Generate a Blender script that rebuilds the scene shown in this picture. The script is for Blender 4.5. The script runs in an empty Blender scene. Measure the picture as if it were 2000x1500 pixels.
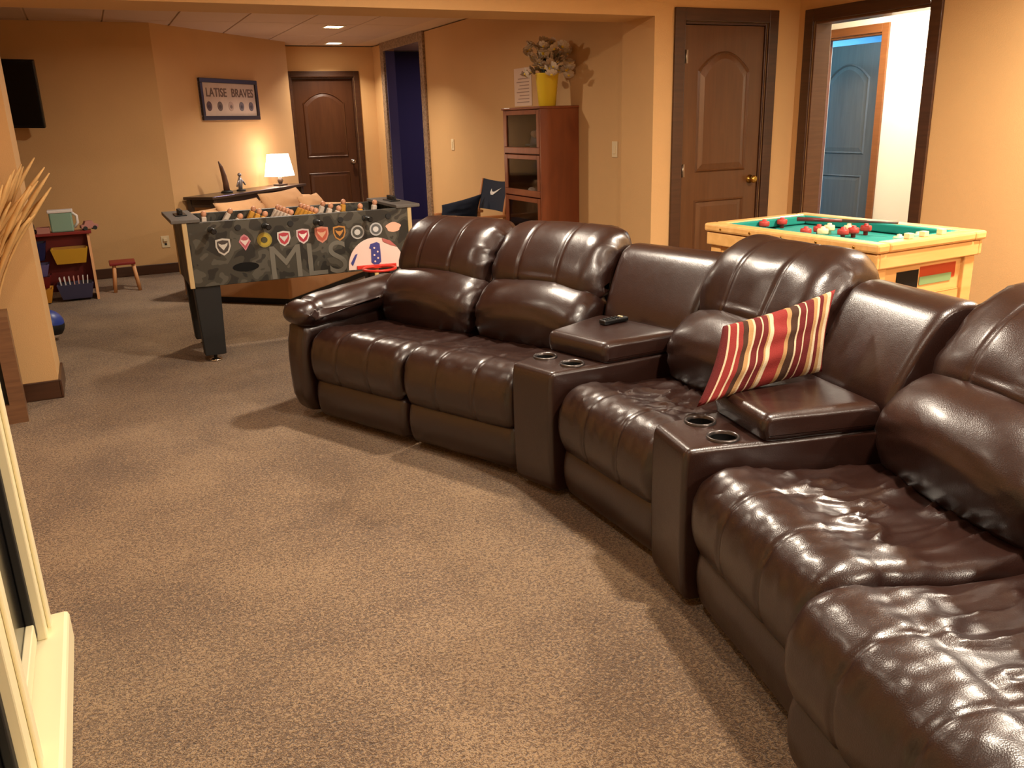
import bpy, bmesh, math, random
from mathutils import Vector, Matrix, noise
random.seed(7)
S = bpy.context.scene
C = S.collection
R = math.radians

# ------------------------------------------------------------------ camera
F_PX, PITCH, ROLL, YAW, CAM_H = 1653.4, R(17.265), R(-1.708), R(25.483), 1.404
fw = Vector((math.sin(YAW) * math.cos(PITCH), math.cos(YAW) * math.cos(PITCH), -math.sin(PITCH)))
rt = Vector((math.cos(YAW), -math.sin(YAW), 0)); up = rt.cross(fw)
r2 = rt * math.cos(ROLL) + up * math.sin(ROLL); u2 = -rt * math.sin(ROLL) + up * math.cos(ROLL)
cam = bpy.data.objects.new('camera', bpy.data.cameras.new('camera'))
cam.data.sensor_fit = 'HORIZONTAL'; cam.data.sensor_width = 36; cam.data.lens = F_PX / 2000 * 36
cam.data.clip_start = 0.02
cam.matrix_world = Matrix(((r2.x, u2.x, -fw.x, 0), (r2.y, u2.y, -fw.y, 0), (r2.z, u2.z, -fw.z, CAM_H), (0, 0, 0, 1)))
C.objects.link(cam); S.camera = cam

# ------------------------------------------------------------------ world, lights, exposure
w = bpy.data.worlds.new('world'); S.world = w; w.use_nodes = True
w.node_tree.nodes['Background'].inputs[0].default_value = (1.0, 0.72, 0.45, 1)
w.node_tree.nodes['Background'].inputs[1].default_value = 0.02
S.view_settings.view_transform = 'Standard'; S.view_settings.look = 'None'
S.view_settings.gamma = 1; S.view_settings.use_curve_mapping = False
S.view_settings.exposure = 0.35
WARM = (1.0, 0.86, 0.69)

def area_light(name, loc, size, power, color=WARM, rot=(0, 0, 0), spread=180):
    l = bpy.data.lights.new(name, 'AREA'); l.shape = 'DISK'; l.size = size; l.energy = power; l.color = color
    l.spread = R(spread)
    o = bpy.data.objects.new(name, l); o.location = loc; o.rotation_euler = rot; C.objects.link(o); return o

CEIL = 2.404
# (x, y, power) of the recessed ceiling lamps; the two seen in the photograph come first
DOWNLIGHTS = [(2.55, 9.45, 24), (3.03, 11.28, 16), (1.3, 7.15, 38), (4.2, 2.2, 95), (1.7, 3.7, 50), (1.85, 1.25, 50),
              (0.1, 3.4, 6), (0.2, 1.0, 8), (4.1, -0.6, 64), (2.4, -1.0, 60)]
for dx, dy, pw in DOWNLIGHTS:
    area_light('downlight_lamp', (dx, dy, CEIL - 0.03), 0.16, pw, spread=128 if dy > 8 else 172)
area_light('hall_lamp', (5.65, 5.0, CEIL - 0.03), 0.3, 48, (1, 0.93, 0.8))
area_light('blue_room_fill', (7.6, 6.3, CEIL - 0.05), 0.5, 85, (0.3, 0.66, 1.0))  # unseen source standing in for cool daylight in the blue room
area_light('blue_room_fill', (6.5, 5.35, CEIL - 0.05), 0.15, 12, (0.5, 0.72, 1.0))  # added fill that gives the door slab its blue sheen, no real fixture
area_light('theatre_lamp', (5.2, 10.6, CEIL - 0.05), 0.5, 24, (0.75, 0.6, 1.0))

# ------------------------------------------------------------------ helpers
def lin(r, g, b):
    f = lambda c: (c / 255 / 12.92) if c / 255 <= 0.04045 else ((c / 255 + 0.055) / 1.055) ** 2.4
    return (f(r), f(g), f(b), 1)
MATS = {}
def mat(name, col, rough=0.5, metal=0.0, bump=0, bscale=50, var=0, vscale=5, coat=0, emit=None, estr=0, spec=0.5, trans=0, alpha=1, detail=3):
    m = bpy.data.materials.new(name); m.use_nodes = True; nt = m.node_tree; b = nt.nodes['Principled BSDF']
    c = lin(*col); b.inputs['Base Color'].default_value = c
    b.inputs['Roughness'].default_value = rough; b.inputs['Metallic'].default_value = metal
    b.inputs['Coat Weight'].default_value = coat; b.inputs['Specular IOR Level'].default_value = spec
    b.inputs['Transmission Weight'].default_value = trans; b.inputs['Alpha'].default_value = alpha
    if emit: b.inputs['Emission Color'].default_value = lin(*emit); b.inputs['Emission Strength'].default_value = estr
    if var or bump: tc = nt.nodes.new('ShaderNodeTexCoord')
    if var:
        n = nt.nodes.new('ShaderNodeTexNoise'); n.inputs['Scale'].default_value = vscale; n.inputs['Detail'].default_value = detail
        nt.links.new(tc.outputs['Object'], n.inputs['Vector'])
        rp = nt.nodes.new('ShaderNodeValToRGB'); e = rp.color_ramp.elements
        e[0].position = 0.3; e[1].position = 0.7
        e[0].color = tuple(x * (1 - var) for x in c[:3]) + (1,); e[1].color = tuple(min(1, x * (1 + var)) for x in c[:3]) + (1,)
        nt.links.new(n.outputs['Fac'], rp.inputs['Fac']); nt.links.new(rp.outputs['Color'], b.inputs['Base Color'])
    if bump:
        n = nt.nodes.new('ShaderNodeTexNoise'); n.inputs['Scale'].default_value = bscale; n.inputs['Detail'].default_value = 4
        nt.links.new(tc.outputs['Object'], n.inputs['Vector'])
        bp = nt.nodes.new('ShaderNodeBump'); bp.inputs['Strength'].default_value = bump; bp.inputs['Distance'].default_value = 0.01
        nt.links.new(n.outputs['Fac'], bp.inputs['Height']); nt.links.new(bp.outputs['Normal'], b.inputs['Normal'])
    MATS[name] = m; return m

def wood(name, c1, c2, rough=0.4, scale=(3, 3, 40), coat=0.2):
    m = mat(name, c1, rough, coat=coat); nt = m.node_tree; b = nt.nodes['Principled BSDF']
    tc = nt.nodes.new('ShaderNodeTexCoord'); mp = nt.nodes.new('ShaderNodeMapping'); mp.inputs['Scale'].default_value = scale
    n = nt.nodes.new('ShaderNodeTexNoise'); n.inputs['Scale'].default_value = 1.5; n.inputs['Detail'].default_value = 6; n.inputs['Distortion'].default_value = 0.6
    rp = nt.nodes.new('ShaderNodeValToRGB'); rp.color_ramp.elements[0].color = lin(*c1); rp.color_ramp.elements[1].color = lin(*c2)
    rp.color_ramp.elements[0].position = 0.35; rp.color_ramp.elements[1].position = 0.65
    L = nt.links.new; L(tc.outputs['Object'], mp.inputs['Vector']); L(mp.outputs['Vector'], n.inputs['Vector']); L(n.outputs['Fac'], rp.inputs['Fac']); L(rp.outputs['Color'], b.inputs['Base Color'])
    return m

# bmesh shape builders
def box(bm, x0, x1, y0, y1, z0, z1, bev=0, seg=2, mi=0):
    vs = [bm.verts.new((x, y, z)) for z in (z0, z1) for y in (y0, y1) for x in (x0, x1)]
    fs = [bm.faces.new([vs[i] for i in f]) for f in ((0, 2, 3, 1), (4, 5, 7, 6), (0, 1, 5, 4), (2, 6, 7, 3), (0, 4, 6, 2), (1, 3, 7, 5))]
    for f in fs: f.material_index = mi
    if bev:
        es = list({e for f in fs for e in f.edges})
        r = bmesh.ops.bevel(bm, geom=es, offset=bev, segments=seg, affect='EDGES', profile=0.5)
        for f in r['faces']: f.material_index = mi
    return vs
def prism(bm, pts, d0, d1, axis='z', mi=0):
    def P(p, d): return {'z': (p[0], p[1], d), 'y': (p[0], d, p[1]), 'x': (d, p[0], p[1])}[axis]
    a = [bm.verts.new(P(p, d0)) for p in pts]; b = [bm.verts.new(P(p, d1)) for p in pts]; n = len(pts)
    fs = [bm.faces.new(a[::-1]), bm.faces.new(b)] + [bm.faces.new((a[i], a[(i + 1) % n], b[(i + 1) % n], b[i])) for i in range(n)]
    for f in fs: f.material_index = mi
    return fs
def lathe(bm, prof, seg=24, center=(0, 0, 0), cap=True, mi=0, M=None):
    M = M or Matrix.Identity(4); rings = []
    for r, z in prof:
        rings.append([bm.verts.new(M @ Vector((center[0] + r * math.cos(2 * math.pi * k / seg), center[1] + r * math.sin(2 * math.pi * k / seg), center[2] + z))) for k in range(seg)])
    for a, b in zip(rings, rings[1:]):
        for k in range(seg):
            f = bm.faces.new((a[k], a[(k + 1) % seg], b[(k + 1) % seg], b[k])); f.material_index = mi; f.smooth = True
    if cap:
        f = bm.faces.new(rings[0][::-1]); f.material_index = mi
        f = bm.faces.new(rings[-1]); f.material_index = mi
def tube(bm, pts, rad, seg=8, mi=0, cap=True):
    pts = [Vector(p) for p in pts]; rads = rad if isinstance(rad, (list, tuple)) else [rad] * len(pts); rings = []
    prev = None
    for i, p in enumerate(pts):
        t = (pts[min(i + 1, len(pts) - 1)] - pts[max(i - 1, 0)]).normalized()
        a = prev if prev is not None else (Vector((0, 0, 1)) if abs(t.z) < 0.9 else Vector((1, 0, 0)))
        u = (a - t * a.dot(t)).normalized(); v = t.cross(u); prev = u
        rings.append([bm.verts.new(p + (u * math.cos(2 * math.pi * k / seg) + v * math.sin(2 * math.pi * k / seg)) * rads[i]) for k in range(seg)])
    for a, b in zip(rings, rings[1:]):
        for k in range(seg):
            f = bm.faces.new((a[k], a[(k + 1) % seg], b[(k + 1) % seg], b[k])); f.material_index = mi; f.smooth = True
    if cap: bm.faces.new(rings[0][::-1]).material_index = mi; bm.faces.new(rings[-1]).material_index = mi
def ball(bm, c, r, sub=2, sc=(1, 1, 1), mi=0):
    res = bmesh.ops.create_icosphere(bm, subdivisions=sub, radius=r)
    for v in res['verts']: v.co = Vector((v.co.x * sc[0], v.co.y * sc[1], v.co.z * sc[2])) + Vector(c)
    for f in {f for v in res['verts'] for f in v.link_faces}: f.smooth = True; f.material_index = mi

def obj(name, bm, m, parent=None, loc=(0, 0, 0), rz=0, smooth=None, rot=None):
    bmesh.ops.recalc_face_normals(bm, faces=bm.faces)
    me = bpy.data.meshes.new(name); bm.to_mesh(me); bm.free()
    for x in (m if isinstance(m, (list, tuple)) else [m]): me.materials.append(x)
    if smooth is not None:
        for p in me.polygons: p.use_smooth = smooth
    o = bpy.data.objects.new(name, me); C.objects.link(o)
    o.location = loc; o.rotation_euler = rot if rot else (0, 0, rz)
    if parent: o.parent = parent
    return o
def B(): return bmesh.new()
def bx(name, m, dims, parent=None, bev=0, **k):
    bm = B(); box(bm, *dims, bev=bev); return obj(name, bm, m, parent, **k)
def tag(o, label, cat, group=None, kind=None):
    o['label'] = label; o['category'] = cat
    if group: o['group'] = group
    if kind: o['kind'] = kind
    return o
def thing(name, label, cat, loc=(0, 0, 0), rz=0, group=None):
    o = bpy.data.objects.new(name, None); o.empty_display_size = 0.1; C.objects.link(o); o.location = loc; o.rotation_euler = (0, 0, rz)
    return tag(o, label, cat, group)
def struct(o, label=None, cat=None):
    o['kind'] = 'structure'
    if label: o['label'] = label
    if cat: o['category'] = cat
    return o
def copy_tree(o, parent=None):
    c = o.copy(); C.objects.link(c); c.parent = parent
    for ch in o.children: copy_tree(ch, c)
    return c
def text_mesh(body, size, ext=0.0015, bold=0.0):
    cu = bpy.data.curves.new('t', 'FONT'); cu.body = body; cu.size = size; cu.extrude = ext; cu.align_x = 'CENTER'; cu.offset = bold
    o = bpy.data.objects.new('t', cu); C.objects.link(o)
    dg = bpy.context.evaluated_depsgraph_get(); me = bpy.data.meshes.new_from_object(o.evaluated_get(dg))
    bpy.data.objects.remove(o); bpy.data.curves.remove(cu); return me

# ------------------------------------------------------------------ materials
M_wall = mat('tan_paint', (208, 166, 112), 0.75, bump=0.15, bscale=180, var=0.03, vscale=2)
M_white = mat('white_paint', (236, 228, 208), 0.7)
M_ceil = mat('ceiling_tile', (205, 180, 158), 0.9, bump=0.3, bscale=220)
M_ceil2 = mat('ceiling_paint', (215, 190, 160), 0.9)
M_trim = wood('dark_brown_trim', (62, 36, 20), (74, 44, 26), 0.4, (2, 2, 30))
M_doorb = wood('brown_door', (90, 56, 30), (98, 62, 34), 0.34, (20, 20, 1.5))
M_doord = wood('chestnut_door', (66, 36, 18), (74, 42, 22), 0.34, (20, 20, 1.5))
M_jamb = wood('jamb_brown', (96, 60, 34), (106, 68, 40), 0.4)
M_casing = wood('amber_casing', (120, 70, 34), (130, 78, 38), 0.4)
M_navy = mat('navy_paint', (58, 52, 82), 0.8)
M_blue = mat('pale_blue_paint', (150, 190, 215), 0.8)
M_mosaic = mat('silver_mosaic', (150, 128, 108), 0.35, 0.3, bump=0.9, bscale=60, var=0.5, vscale=45)
M_brass = mat('brass', (200, 160, 80), 0.25, 1.0)
M_steel = mat('satin_steel', (170, 160, 150), 0.3, 1.0)
M_chrome = mat('chrome', (220, 220, 220), 0.12, 1.0)
M_black = mat('black_plastic', (14, 14, 15), 0.35)
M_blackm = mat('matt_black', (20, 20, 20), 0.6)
M_screen = mat('screen', (8, 8, 10), 0.15)
M_plate = mat('ivory_plate', (225, 205, 165), 0.4)
M_glass = mat('clear_glass', (200, 205, 205), 0.05, trans=1.0); M_glass.node_tree.nodes['Principled BSDF'].inputs['IOR'].default_value = 1.22
M_lens = mat('lamp_lens', (255, 240, 215), 0.5, emit=(255, 236, 205), estr=14)

def leather():
    m = mat('brown_leather', (50, 27, 20), 0.33, spec=0.6, coat=0.35); nt = m.node_tree; b = nt.nodes['Principled BSDF']; L = nt.links.new
    tc = nt.nodes.new('ShaderNodeTexCoord')
    n1 = nt.nodes.new('ShaderNodeTexNoise'); n1.inputs['Scale'].default_value = 4; n1.inputs['Detail'].default_value = 3
    rp = nt.nodes.new('ShaderNodeValToRGB'); rp.color_ramp.elements[0].color = lin(32, 16, 12); rp.color_ramp.elements[1].color = lin(45, 24, 18)
    v = nt.nodes.new('ShaderNodeTexVoronoi'); v.inputs['Scale'].default_value = 330
    n2 = nt.nodes.new('ShaderNodeTexNoise'); n2.inputs['Scale'].default_value = 30; n2.inputs['Detail'].default_value = 3
    mx = nt.nodes.new('ShaderNodeMath'); mx.operation = 'MULTIPLY_ADD'; mx.inputs[1].default_value = 2.2
    bp = nt.nodes.new('ShaderNodeBump'); bp.inputs['Strength'].default_value = 0.12; bp.inputs['Distance'].default_value = 0.003
    for n in (n1, v, n2): L(tc.outputs['Object'], n.inputs['Vector'])
    L(n1.outputs['Fac'], rp.inputs['Fac']); L(rp.outputs['Color'], b.inputs['Base Color'])
    L(n2.outputs['Fac'], mx.inputs[0]); L(v.outputs['Distance'], mx.inputs[2]); L(mx.outputs[0], bp.inputs['Height']); L(bp.outputs['Normal'], b.inputs['Normal'])
    rr = nt.nodes.new('ShaderNodeMapRange'); rr.inputs[3].default_value = 0.26; rr.inputs[4].default_value = 0.38
    L(n2.outputs['Fac'], rr.inputs[0]); L(rr.outputs[0], b.inputs['Roughness'])
    b.inputs['Coat Roughness'].default_value = 0.22
    return m
M_leather = leather()

def carpet():
    m = mat('carpet', (150, 112, 76), 0.95, spec=0.1); nt = m.node_tree; b = nt.nodes['Principled BSDF']; L = nt.links.new
    tc = nt.nodes.new('ShaderNodeTexCoord')
    big = nt.nodes.new('ShaderNodeTexNoise'); big.inputs['Scale'].default_value = 2.2; big.inputs['Detail'].default_value = 5
    mid = nt.nodes.new('ShaderNodeTexNoise'); mid.inputs['Scale'].default_value = 120; mid.inputs['Detail'].default_value = 3; mid.inputs['Distortion'].default_value = 1.0
    fine = nt.nodes.new('ShaderNodeTexNoise'); fine.inputs['Scale'].default_value = 320; fine.inputs['Detail'].default_value = 2
    for n in (big, mid, fine): L(tc.outputs['Object'], n.inputs['Vector'])
    a = nt.nodes.new('ShaderNodeMath'); a.operation = 'MULTIPLY_ADD'; a.inputs[1].default_value = 0.35
    L(big.outputs['Fac'], a.inputs[0]); L(mid.outputs['Fac'], a.inputs[2])
    a2 = nt.nodes.new('ShaderNodeMath'); a2.operation = 'MULTIPLY_ADD'; a2.inputs[1].default_value = 0.5
    L(fine.outputs['Fac'], a2.inputs[0]); L(a.outputs[0], a2.inputs[2])
    rp = nt.nodes.new('ShaderNodeValToRGB'); e = rp.color_ramp.elements
    e[0].position = 0.70; e[0].color = lin(80, 58, 39); e[1].position = 1.12; e[1].color = lin(166, 136, 100)
    k = e.new(0.92); k.color = lin(124, 95, 66)
    L(a2.outputs[0], rp.inputs['Fac']); L(rp.outputs['Color'], b.inputs['Base Color'])
    bp = nt.nodes.new('ShaderNodeBump'); bp.inputs['Strength'].default_value = 0.8; bp.inputs['Distance'].default_value = 0.02
    L(a2.outputs[0], bp.inputs['Height']); L(bp.outputs['Normal'], b.inputs['Normal'])
    b.inputs['Sheen Weight'].default_value = 0.25
    return m
M_carpet = carpet()

# ------------------------------------------------------------------ the setting
Y1, YD, XR, XW, YT, HB = 5.167, 11.80, 3.69, 4.914, 9.43, 2.057
XL, YB = -0.85, -2.6            # near room: left wall, wall behind the camera
struct(bx('floor', M_carpet, (-4, 8.6, YB, 13, -0.1, 0)), 'tan brown pile carpet across both rooms', 'carpet')

def wallobj(name, boxes, m=M_wall):
    bm = B()
    for b in boxes: box(bm, *b)
    return struct(obj(name, bm, m))
# header and post of the wide opening between the rooms
wallobj('trim_1', [(-0.33, 3.62, Y1, Y1 + 0.4, HB, CEIL)])
wallobj('wall_divider', [(-4, -0.33, Y1, Y1 + 0.4, 0, CEIL)])
D1a, D1b, DH = 3.865, 4.615, 2.03
wallobj('wall_back', [(3.62, D1a, Y1, Y1 + 0.4, 0, CEIL), (D1b, XW + 0.14, Y1, Y1 + 0.14, 0, CEIL), (D1a, D1b, Y1, Y1 + 0.14, DH, CEIL)])
O3a, O3b = 4.02, 5.01
wallobj('wall_right', [(XW, XW + 0.14, YB, O3a, 0, CEIL), (XW, XW + 0.14, O3b, Y1, 0, CEIL), (XW, XW + 0.14, O3a, O3b, DH, CEIL)])
wallobj('wall_left', [(XL - 0.1, XL, YB, Y1, 0, CEIL)])
wallobj('wall_rear', [(XL - 0.1, XW + 0.14, YB - 0.1, YB, 0, CEIL)])
OPa, OPb, OPH = 9.93, 11.27, 2.36
wallobj('wall_far_right', [(XR, XR + 0.12, Y1 + 0.4, OPa, 0, CEIL), (XR, XR + 0.12, OPb, YD, 0, CEIL), (XR, XR + 0.12, OPa, OPb, OPH, CEIL)])
D2a, D2b = 2.55, 3.40
wallobj('wall_far', [(2.4, D2a, YD, YD + 0.12, 0, CEIL), (D2b, XR + 0.12, YD, YD + 0.12, 0, CEIL), (D2a, D2b, YD, YD + 0.12, DH, CEIL)])
bm = B(); prism(bm, [(0.74, YT), (2.4, 11.2), (2.4, YD + 0.12), (0.6, YD + 0.12), (0.6, YT + 0.1)], 0, CEIL)
struct(obj('wall_angled', bm, M_wall))
wallobj('wall_television', [(-4, 0.74, YT, YT + 0.12, 0, CEIL)])
wallobj('wall_far_left', [(-4, -3.9, Y1, YT, 0, CEIL)])
# hall behind the open doorway, blue room behind it, dark room behind the mosaic framed opening
IDa, IDb = 5.53, 6.20
wallobj('wall_hall', [(6.2, 6.32, 2.6, IDa, 0, CEIL), (6.2, 6.32, IDb, 7.6, 0, CEIL), (6.2, 6.32, IDa, IDb, 2.03, CEIL),
                      (XW + 0.14, 6.2, 7.5, 7.6, 0, CEIL), (XW + 0.14, 6.2, 2.6, 2.7, 0, CEIL), (XW + 0.14, XW + 0.2, Y1 + 0.14, 7.6, 0, CEIL),
                      (XW + 0.14, XW + 0.16, 2.6, O3a - 0.08, 0, CEIL)], M_white)
wallobj('wall_blue_room', [(8.4, 8.5, 4.2, 7.6, 0, CEIL), (6.32, 8.4, 7.5, 7.6, 0, CEIL), (6.32, 8.4, 4.2, 4.3, 0, CEIL)], M_blue)
wallobj('wall_theatre', [(6.4, 6.5, 8.6, 12.6, 0, CEIL), (XR + 0.12, 6.4, 12.5, 12.6, 0, CEIL), (XR + 0.12, 6.4, 8.6, 8.7, 0, CEIL)], M_navy)
# ceiling: slab plus tiles of the far room, each tile its own piece with recessed joints
cl = struct(bx('ceiling', M_ceil2, (-4, 8.6, YB, 13, CEIL + 0.012, CEIL + 0.1)))
bm = B(); box(bm, 0, 0.598, 0, 1.208, 0, 0.013, bev=0.003, seg=1); tile0 = None
tx = [-0.9 + 0.612 * i + 0.01 for i in range(8)]
for i, x in enumerate(tx):
    for j in range(6):
        y = Y1 + 0.41 + 1.22 * j - (0.6 if False else 0)
        if x > 3.1 or y > 11.5: continue
        if tile0 is None: t = tile0 = obj('ceiling_tile', bm, M_ceil, cl)
        else: t = tile0.copy(); C.objects.link(t); t.parent = cl
        t.location = (x, y, CEIL)
# baseboards
def baseb(name, dims): struct(bx(name, M_trim, dims, bev=0.004))
baseb('baseboard_television', (-3.9, 0.74, YT - 0.016, YT, 0, 0.1))
baseb('baseboard_column', (-0.9, -0.32, Y1 - 0.016, Y1, 0, 0.105))
baseb('baseboard_column_end', (-0.33, -0.314, Y1 - 0.016, Y1 + 0.4, 0, 0.105))
baseb('baseboard_right', (XW - 0.016, XW, YB, O3a - 0.09, 0, 0.1))
baseb('baseboard_far_right', (XR - 0.016, XR, Y1 + 0.4, OPa - 0.16, 0, 0.1))
bm = B(); box(bm, 0, 2.42, -0.016, 0, 0, 0.1, bev=0.004)
struct(obj('baseboard_angled', bm, M_trim, loc=(0.74, YT, 0), rz=math.atan2(1.77, 1.66)))

# two-panel doors with an arched top panel: local x across, y outward (toward -y is the viewer), z up
def make_door(name, w, h, m, knob_x, hinge_x, knobm, hinge=True):
    d = bx(name, m, (0, w, 0, 0.04, 0.008, h), bev=0.002)
    def arch(x0, x1, z0, z1, rise, n=12):
        p = [(x0, z0), (x1, z0)]
        for k in range(n + 1):
            t = k / n; x = x1 + (x0 - x1) * t; p.append((x, z1 + rise * (1 - (2 * t - 1) ** 2)))
        return p
    def panel(z0, z1, rise):
        st = 0.12
        # moulding ring then raised field
        o = arch(st, w - st, z0, z1, rise); i = arch(st + 0.022, w - st - 0.022, z0 + 0.022, z1 - 0.018, rise)
        bm = B(); n = len(o)
        a = [bm.verts.new((x, 0, z)) for x, z in o]; b = [bm.verts.new((x, -0.012, z)) for x, z in [((p[0] + q[0]) / 2, (p[1] + q[1]) / 2) for p, q in zip(o, i)]]
        c = [bm.verts.new((x, 0.0, z)) for x, z in i]
        for k in range(n):
            l = (k + 1) % n
            bm.faces.new((a[k], a[l], b[l], b[k])); bm.faces.new((b[k], b[l], c[l], c[k]))
        obj('panel_moulding', bm, m, d)
        f = arch(st + 0.06, w - st - 0.06, z0 + 0.06, z1 - 0.05, rise)
        bm = B(); a = [bm.verts.new((x, 0.0, z)) for x, z in i]; b = [bm.verts.new((x, -0.008, z)) for x, z in f]
        for k in range(n):
            l = (k + 1) % n; bm.faces.new((a[k], a[l], b[l], b[k]))
        bm.faces.new(b); obj('raised_panel', bm, m, d)
    panel(0.22, 0.80, 0.0); panel(1.0, h - 0.30, 0.13)
    bm = B(); Mx = Matrix.Translation((knob_x, 0, 0.93)) @ Matrix.Rotation(R(90), 4, 'X')
    lathe(bm, [(0.03, 0), (0.032, 0.006), (0.012, 0.012), (0.011, 0.03), (0.022, 0.036), (0.029, 0.05), (0.026, 0.064), (0.012, 0.07)], 20, M=Mx)
    obj('door_knob', bm, knobm, d)
    if hinge:
        for z in (0.25, 1.02, 1.80):
            bm = B(); tube(bm, [(hinge_x, -0.008, z - 0.045), (hinge_x, -0.008, z + 0.045)], 0.007); box(bm, hinge_x, hinge_x + 0.022, -0.003, 0.001, z - 0.045, z + 0.045)
            obj('hinge', bm, M_steel, d)
    return struct(d)
d1 = make_door('door_1', D1b - D1a - 0.042, 2.008, M_doorb, D1b - D1a - 0.11, 0.006, M_brass); d1.location = (D1a + 0.021, Y1 + 0.012, 0)
d2 = make_door('door_2', D2b - D2a - 0.042, 2.008, M_doord, D2b - D2a - 0.11, 0.006, M_chrome, False); d2.location = (D2a + 0.021, YD + 0.05, 0)
M_doorblue = wood('grey_door', (98, 98, 96), (106, 106, 104), 0.3, (20, 20, 1.5))
d3 = make_door('door_3', 0.76, 2.0, M_doorblue, 0.08, 0.006, M_chrome, False); d3.location = (6.72, 6.74, 0); d3.rotation_euler = (0, 0, R(-90))
def casing(name, m, kind, u0, u1, plane, h, wd=0.075, th=0.02, sgn=-1, jamb=0.0, top=True):
    """casing round an opening u0..u1 in the plane kind=const, standing proud on the side sgn"""
    root = None
    def piece(nm, a0, a1, z0, z1, d0, d1):
        nonlocal root
        dims = (a0, a1, d0, d1, z0, z1) if kind == 'y' else (d0, d1, a0, a1, z0, z1)
        o = bx(nm, m, dims, root, bev=0.004)
        if root is None: root = o
        return o
    d0, d1 = (plane - th, plane) if sgn < 0 else (plane, plane + th)
    piece(name, u0 - wd, u0, 0, h + wd, d0, d1); piece('casing_leg', u1, u1 + wd, 0, h + wd, d0, d1)
    piece('casing_head', u0, u1, h, h + wd, d0, d1)
    if jamb:
        j0, j1 = plane, plane + jamb
        for a0, a1, z0, z1 in ((u0, u0 + 0.018, 0, h), (u1 - 0.018, u1, 0, h), (u0 + 0.018, u1 - 0.018, h - 0.018, h)): piece('jamb', a0, a1, z0, z1, j0, j1)
    return struct(root)
casing('trim_2', M_trim, 'y', D1a, D1b, Y1, DH, 0.085, jamb=0.13)
casing('trim_3', M_trim, 'y', D2a, D2b, YD, DH, 0.07, jamb=0.11)
casing('trim_4', M_jamb, 'x', O3a, O3b, XW, DH, 0.085, jamb=0.15).data.materials[0] = M_trim
casing('trim_5', M_casing, 'x', IDa, IDb, 6.2, 2.03, 0.07, jamb=0.1)
casing('trim_6', M_mosaic, 'x', OPa, OPb, XR, OPH - 0.05, 0.13, 0.03)
bx('trim_7', M_navy, (XR, XR + 0.12, OPb - 0.02, OPb, 0, OPH - 0.05))['kind'] = 'structure'
for ch in [o for o in C.objects if o.name.startswith(('casing_leg', 'casing_head')) and o.parent and o.parent.name == 'trim_4']: ch.data.materials[0] = M_trim

# ------------------------------------------------------------------ sectional sofa
def catmull(P, n):
    out = []; k = len(P); L = []
    for i in range(k):
        p0, p1, p2, p3 = P[i - 1], P[i], P[(i + 1) % k], P[(i + 2) % k]
        for j in range(12):
            t = j / 12
            out.append(tuple(0.5 * ((2 * b) + (-a + c) * t + (2 * a - 5 * b + 4 * c - d) * t * t + (-a + 3 * b - 3 * c + d) * t ** 3) for a, b, c, d in zip(p0, p1, p2, p3)))
    # resample evenly
    cum = [0]
    for a, b in zip(out, out[1:] + out[:1]): cum.append(cum[-1] + math.dist(a, b))
    res = []; T = cum[-1]; i = 0
    for j in range(n):
        s = T * j / n
        while cum[i + 1] < s: i += 1
        f = (s - cum[i]) / max(1e-9, cum[i + 1] - cum[i]); a, b = out[i], out[(i + 1) % len(out)]
        res.append((a[0] + (b[0] - a[0]) * f, a[1] + (b[1] - a[1]) * f))
    return res
def cushion(name, A, nA, Bp, nB, prof, parent, r=0.05, N=40, Mn=56, disp=None, shape=None, m=M_leather, gap=0.004):
    """sweeps the closed depth/height profile from point A to point B along the sofa front; ends are rounded with radius r"""
    pr = catmull(prof, Mn)
    ar = sum(a[0] * b[1] - b[0] * a[1] for a, b in zip(pr, pr[1:] + pr[:1]))
    sg = 1 if ar > 0 else -1
    nrm = []
    for k in range(Mn):
        a, b = pr[k - 1], pr[(k + 1) % Mn]; dx, dy = b[0] - a[0], b[1] - a[1]; l = math.hypot(dx, dy) or 1
        nrm.append((-dy / l * sg, dx / l * sg))      # inward
    Lf = math.dist(A, Bp)
    us = []
    q = 7
    for k in range(q): us.append(gap + r * (1 - math.cos(math.pi / 2 * k / q)))
    for k in range(N + 1): us.append(gap + r + (Lf - 2 * r - 2 * gap) * k / N)
    for k in range(q - 1, -1, -1): us.append(Lf - gap - r * (1 - math.cos(math.pi / 2 * k / q)))
    bm = B(); rings = []; info = []
    for u in us:
        e = min(u - gap, Lf - gap - u); e = max(0, e)
        ins = 0 if e >= r else r - math.sqrt(max(0, r * r - (r - e) ** 2))
        s = u / Lf; ring = []
        for k, (t, z) in enumerate(pr):
            t2, z2 = t + nrm[k][0] * ins, z + nrm[k][1] * ins
            if shape: t2, z2 = shape(s, t2, z2)
            px = (A[0] + nA[0] * t2) * (1 - s) + (Bp[0] + nB[0] * t2) * s
            py = (A[1] + nA[1] * t2) * (1 - s) + (Bp[1] + nB[1] * t2) * s
            v = bm.verts.new((px, py, z2)); ring.append(v); info.append((v, s, u, t2, z2))
        rings.append(ring)
    for a, b in zip(rings, rings[1:]):
        for k in range(Mn): bm.faces.new((a[k], b[k], b[(k + 1) % Mn], a[(k + 1) % Mn]))
    bm.faces.new(rings[0]); bm.faces.new(rings[-1][::-1])
    bmesh.ops.recalc_face_normals(bm, faces=bm.faces); bm.normal_update()
    if disp:
        mv = [(v, v.normal * disp(s, u, t, z, v.co)) for v, s, u, t, z in info]
        for v, d in mv: v.co += d
    return obj(name, bm, m, parent, smooth=True)

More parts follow.
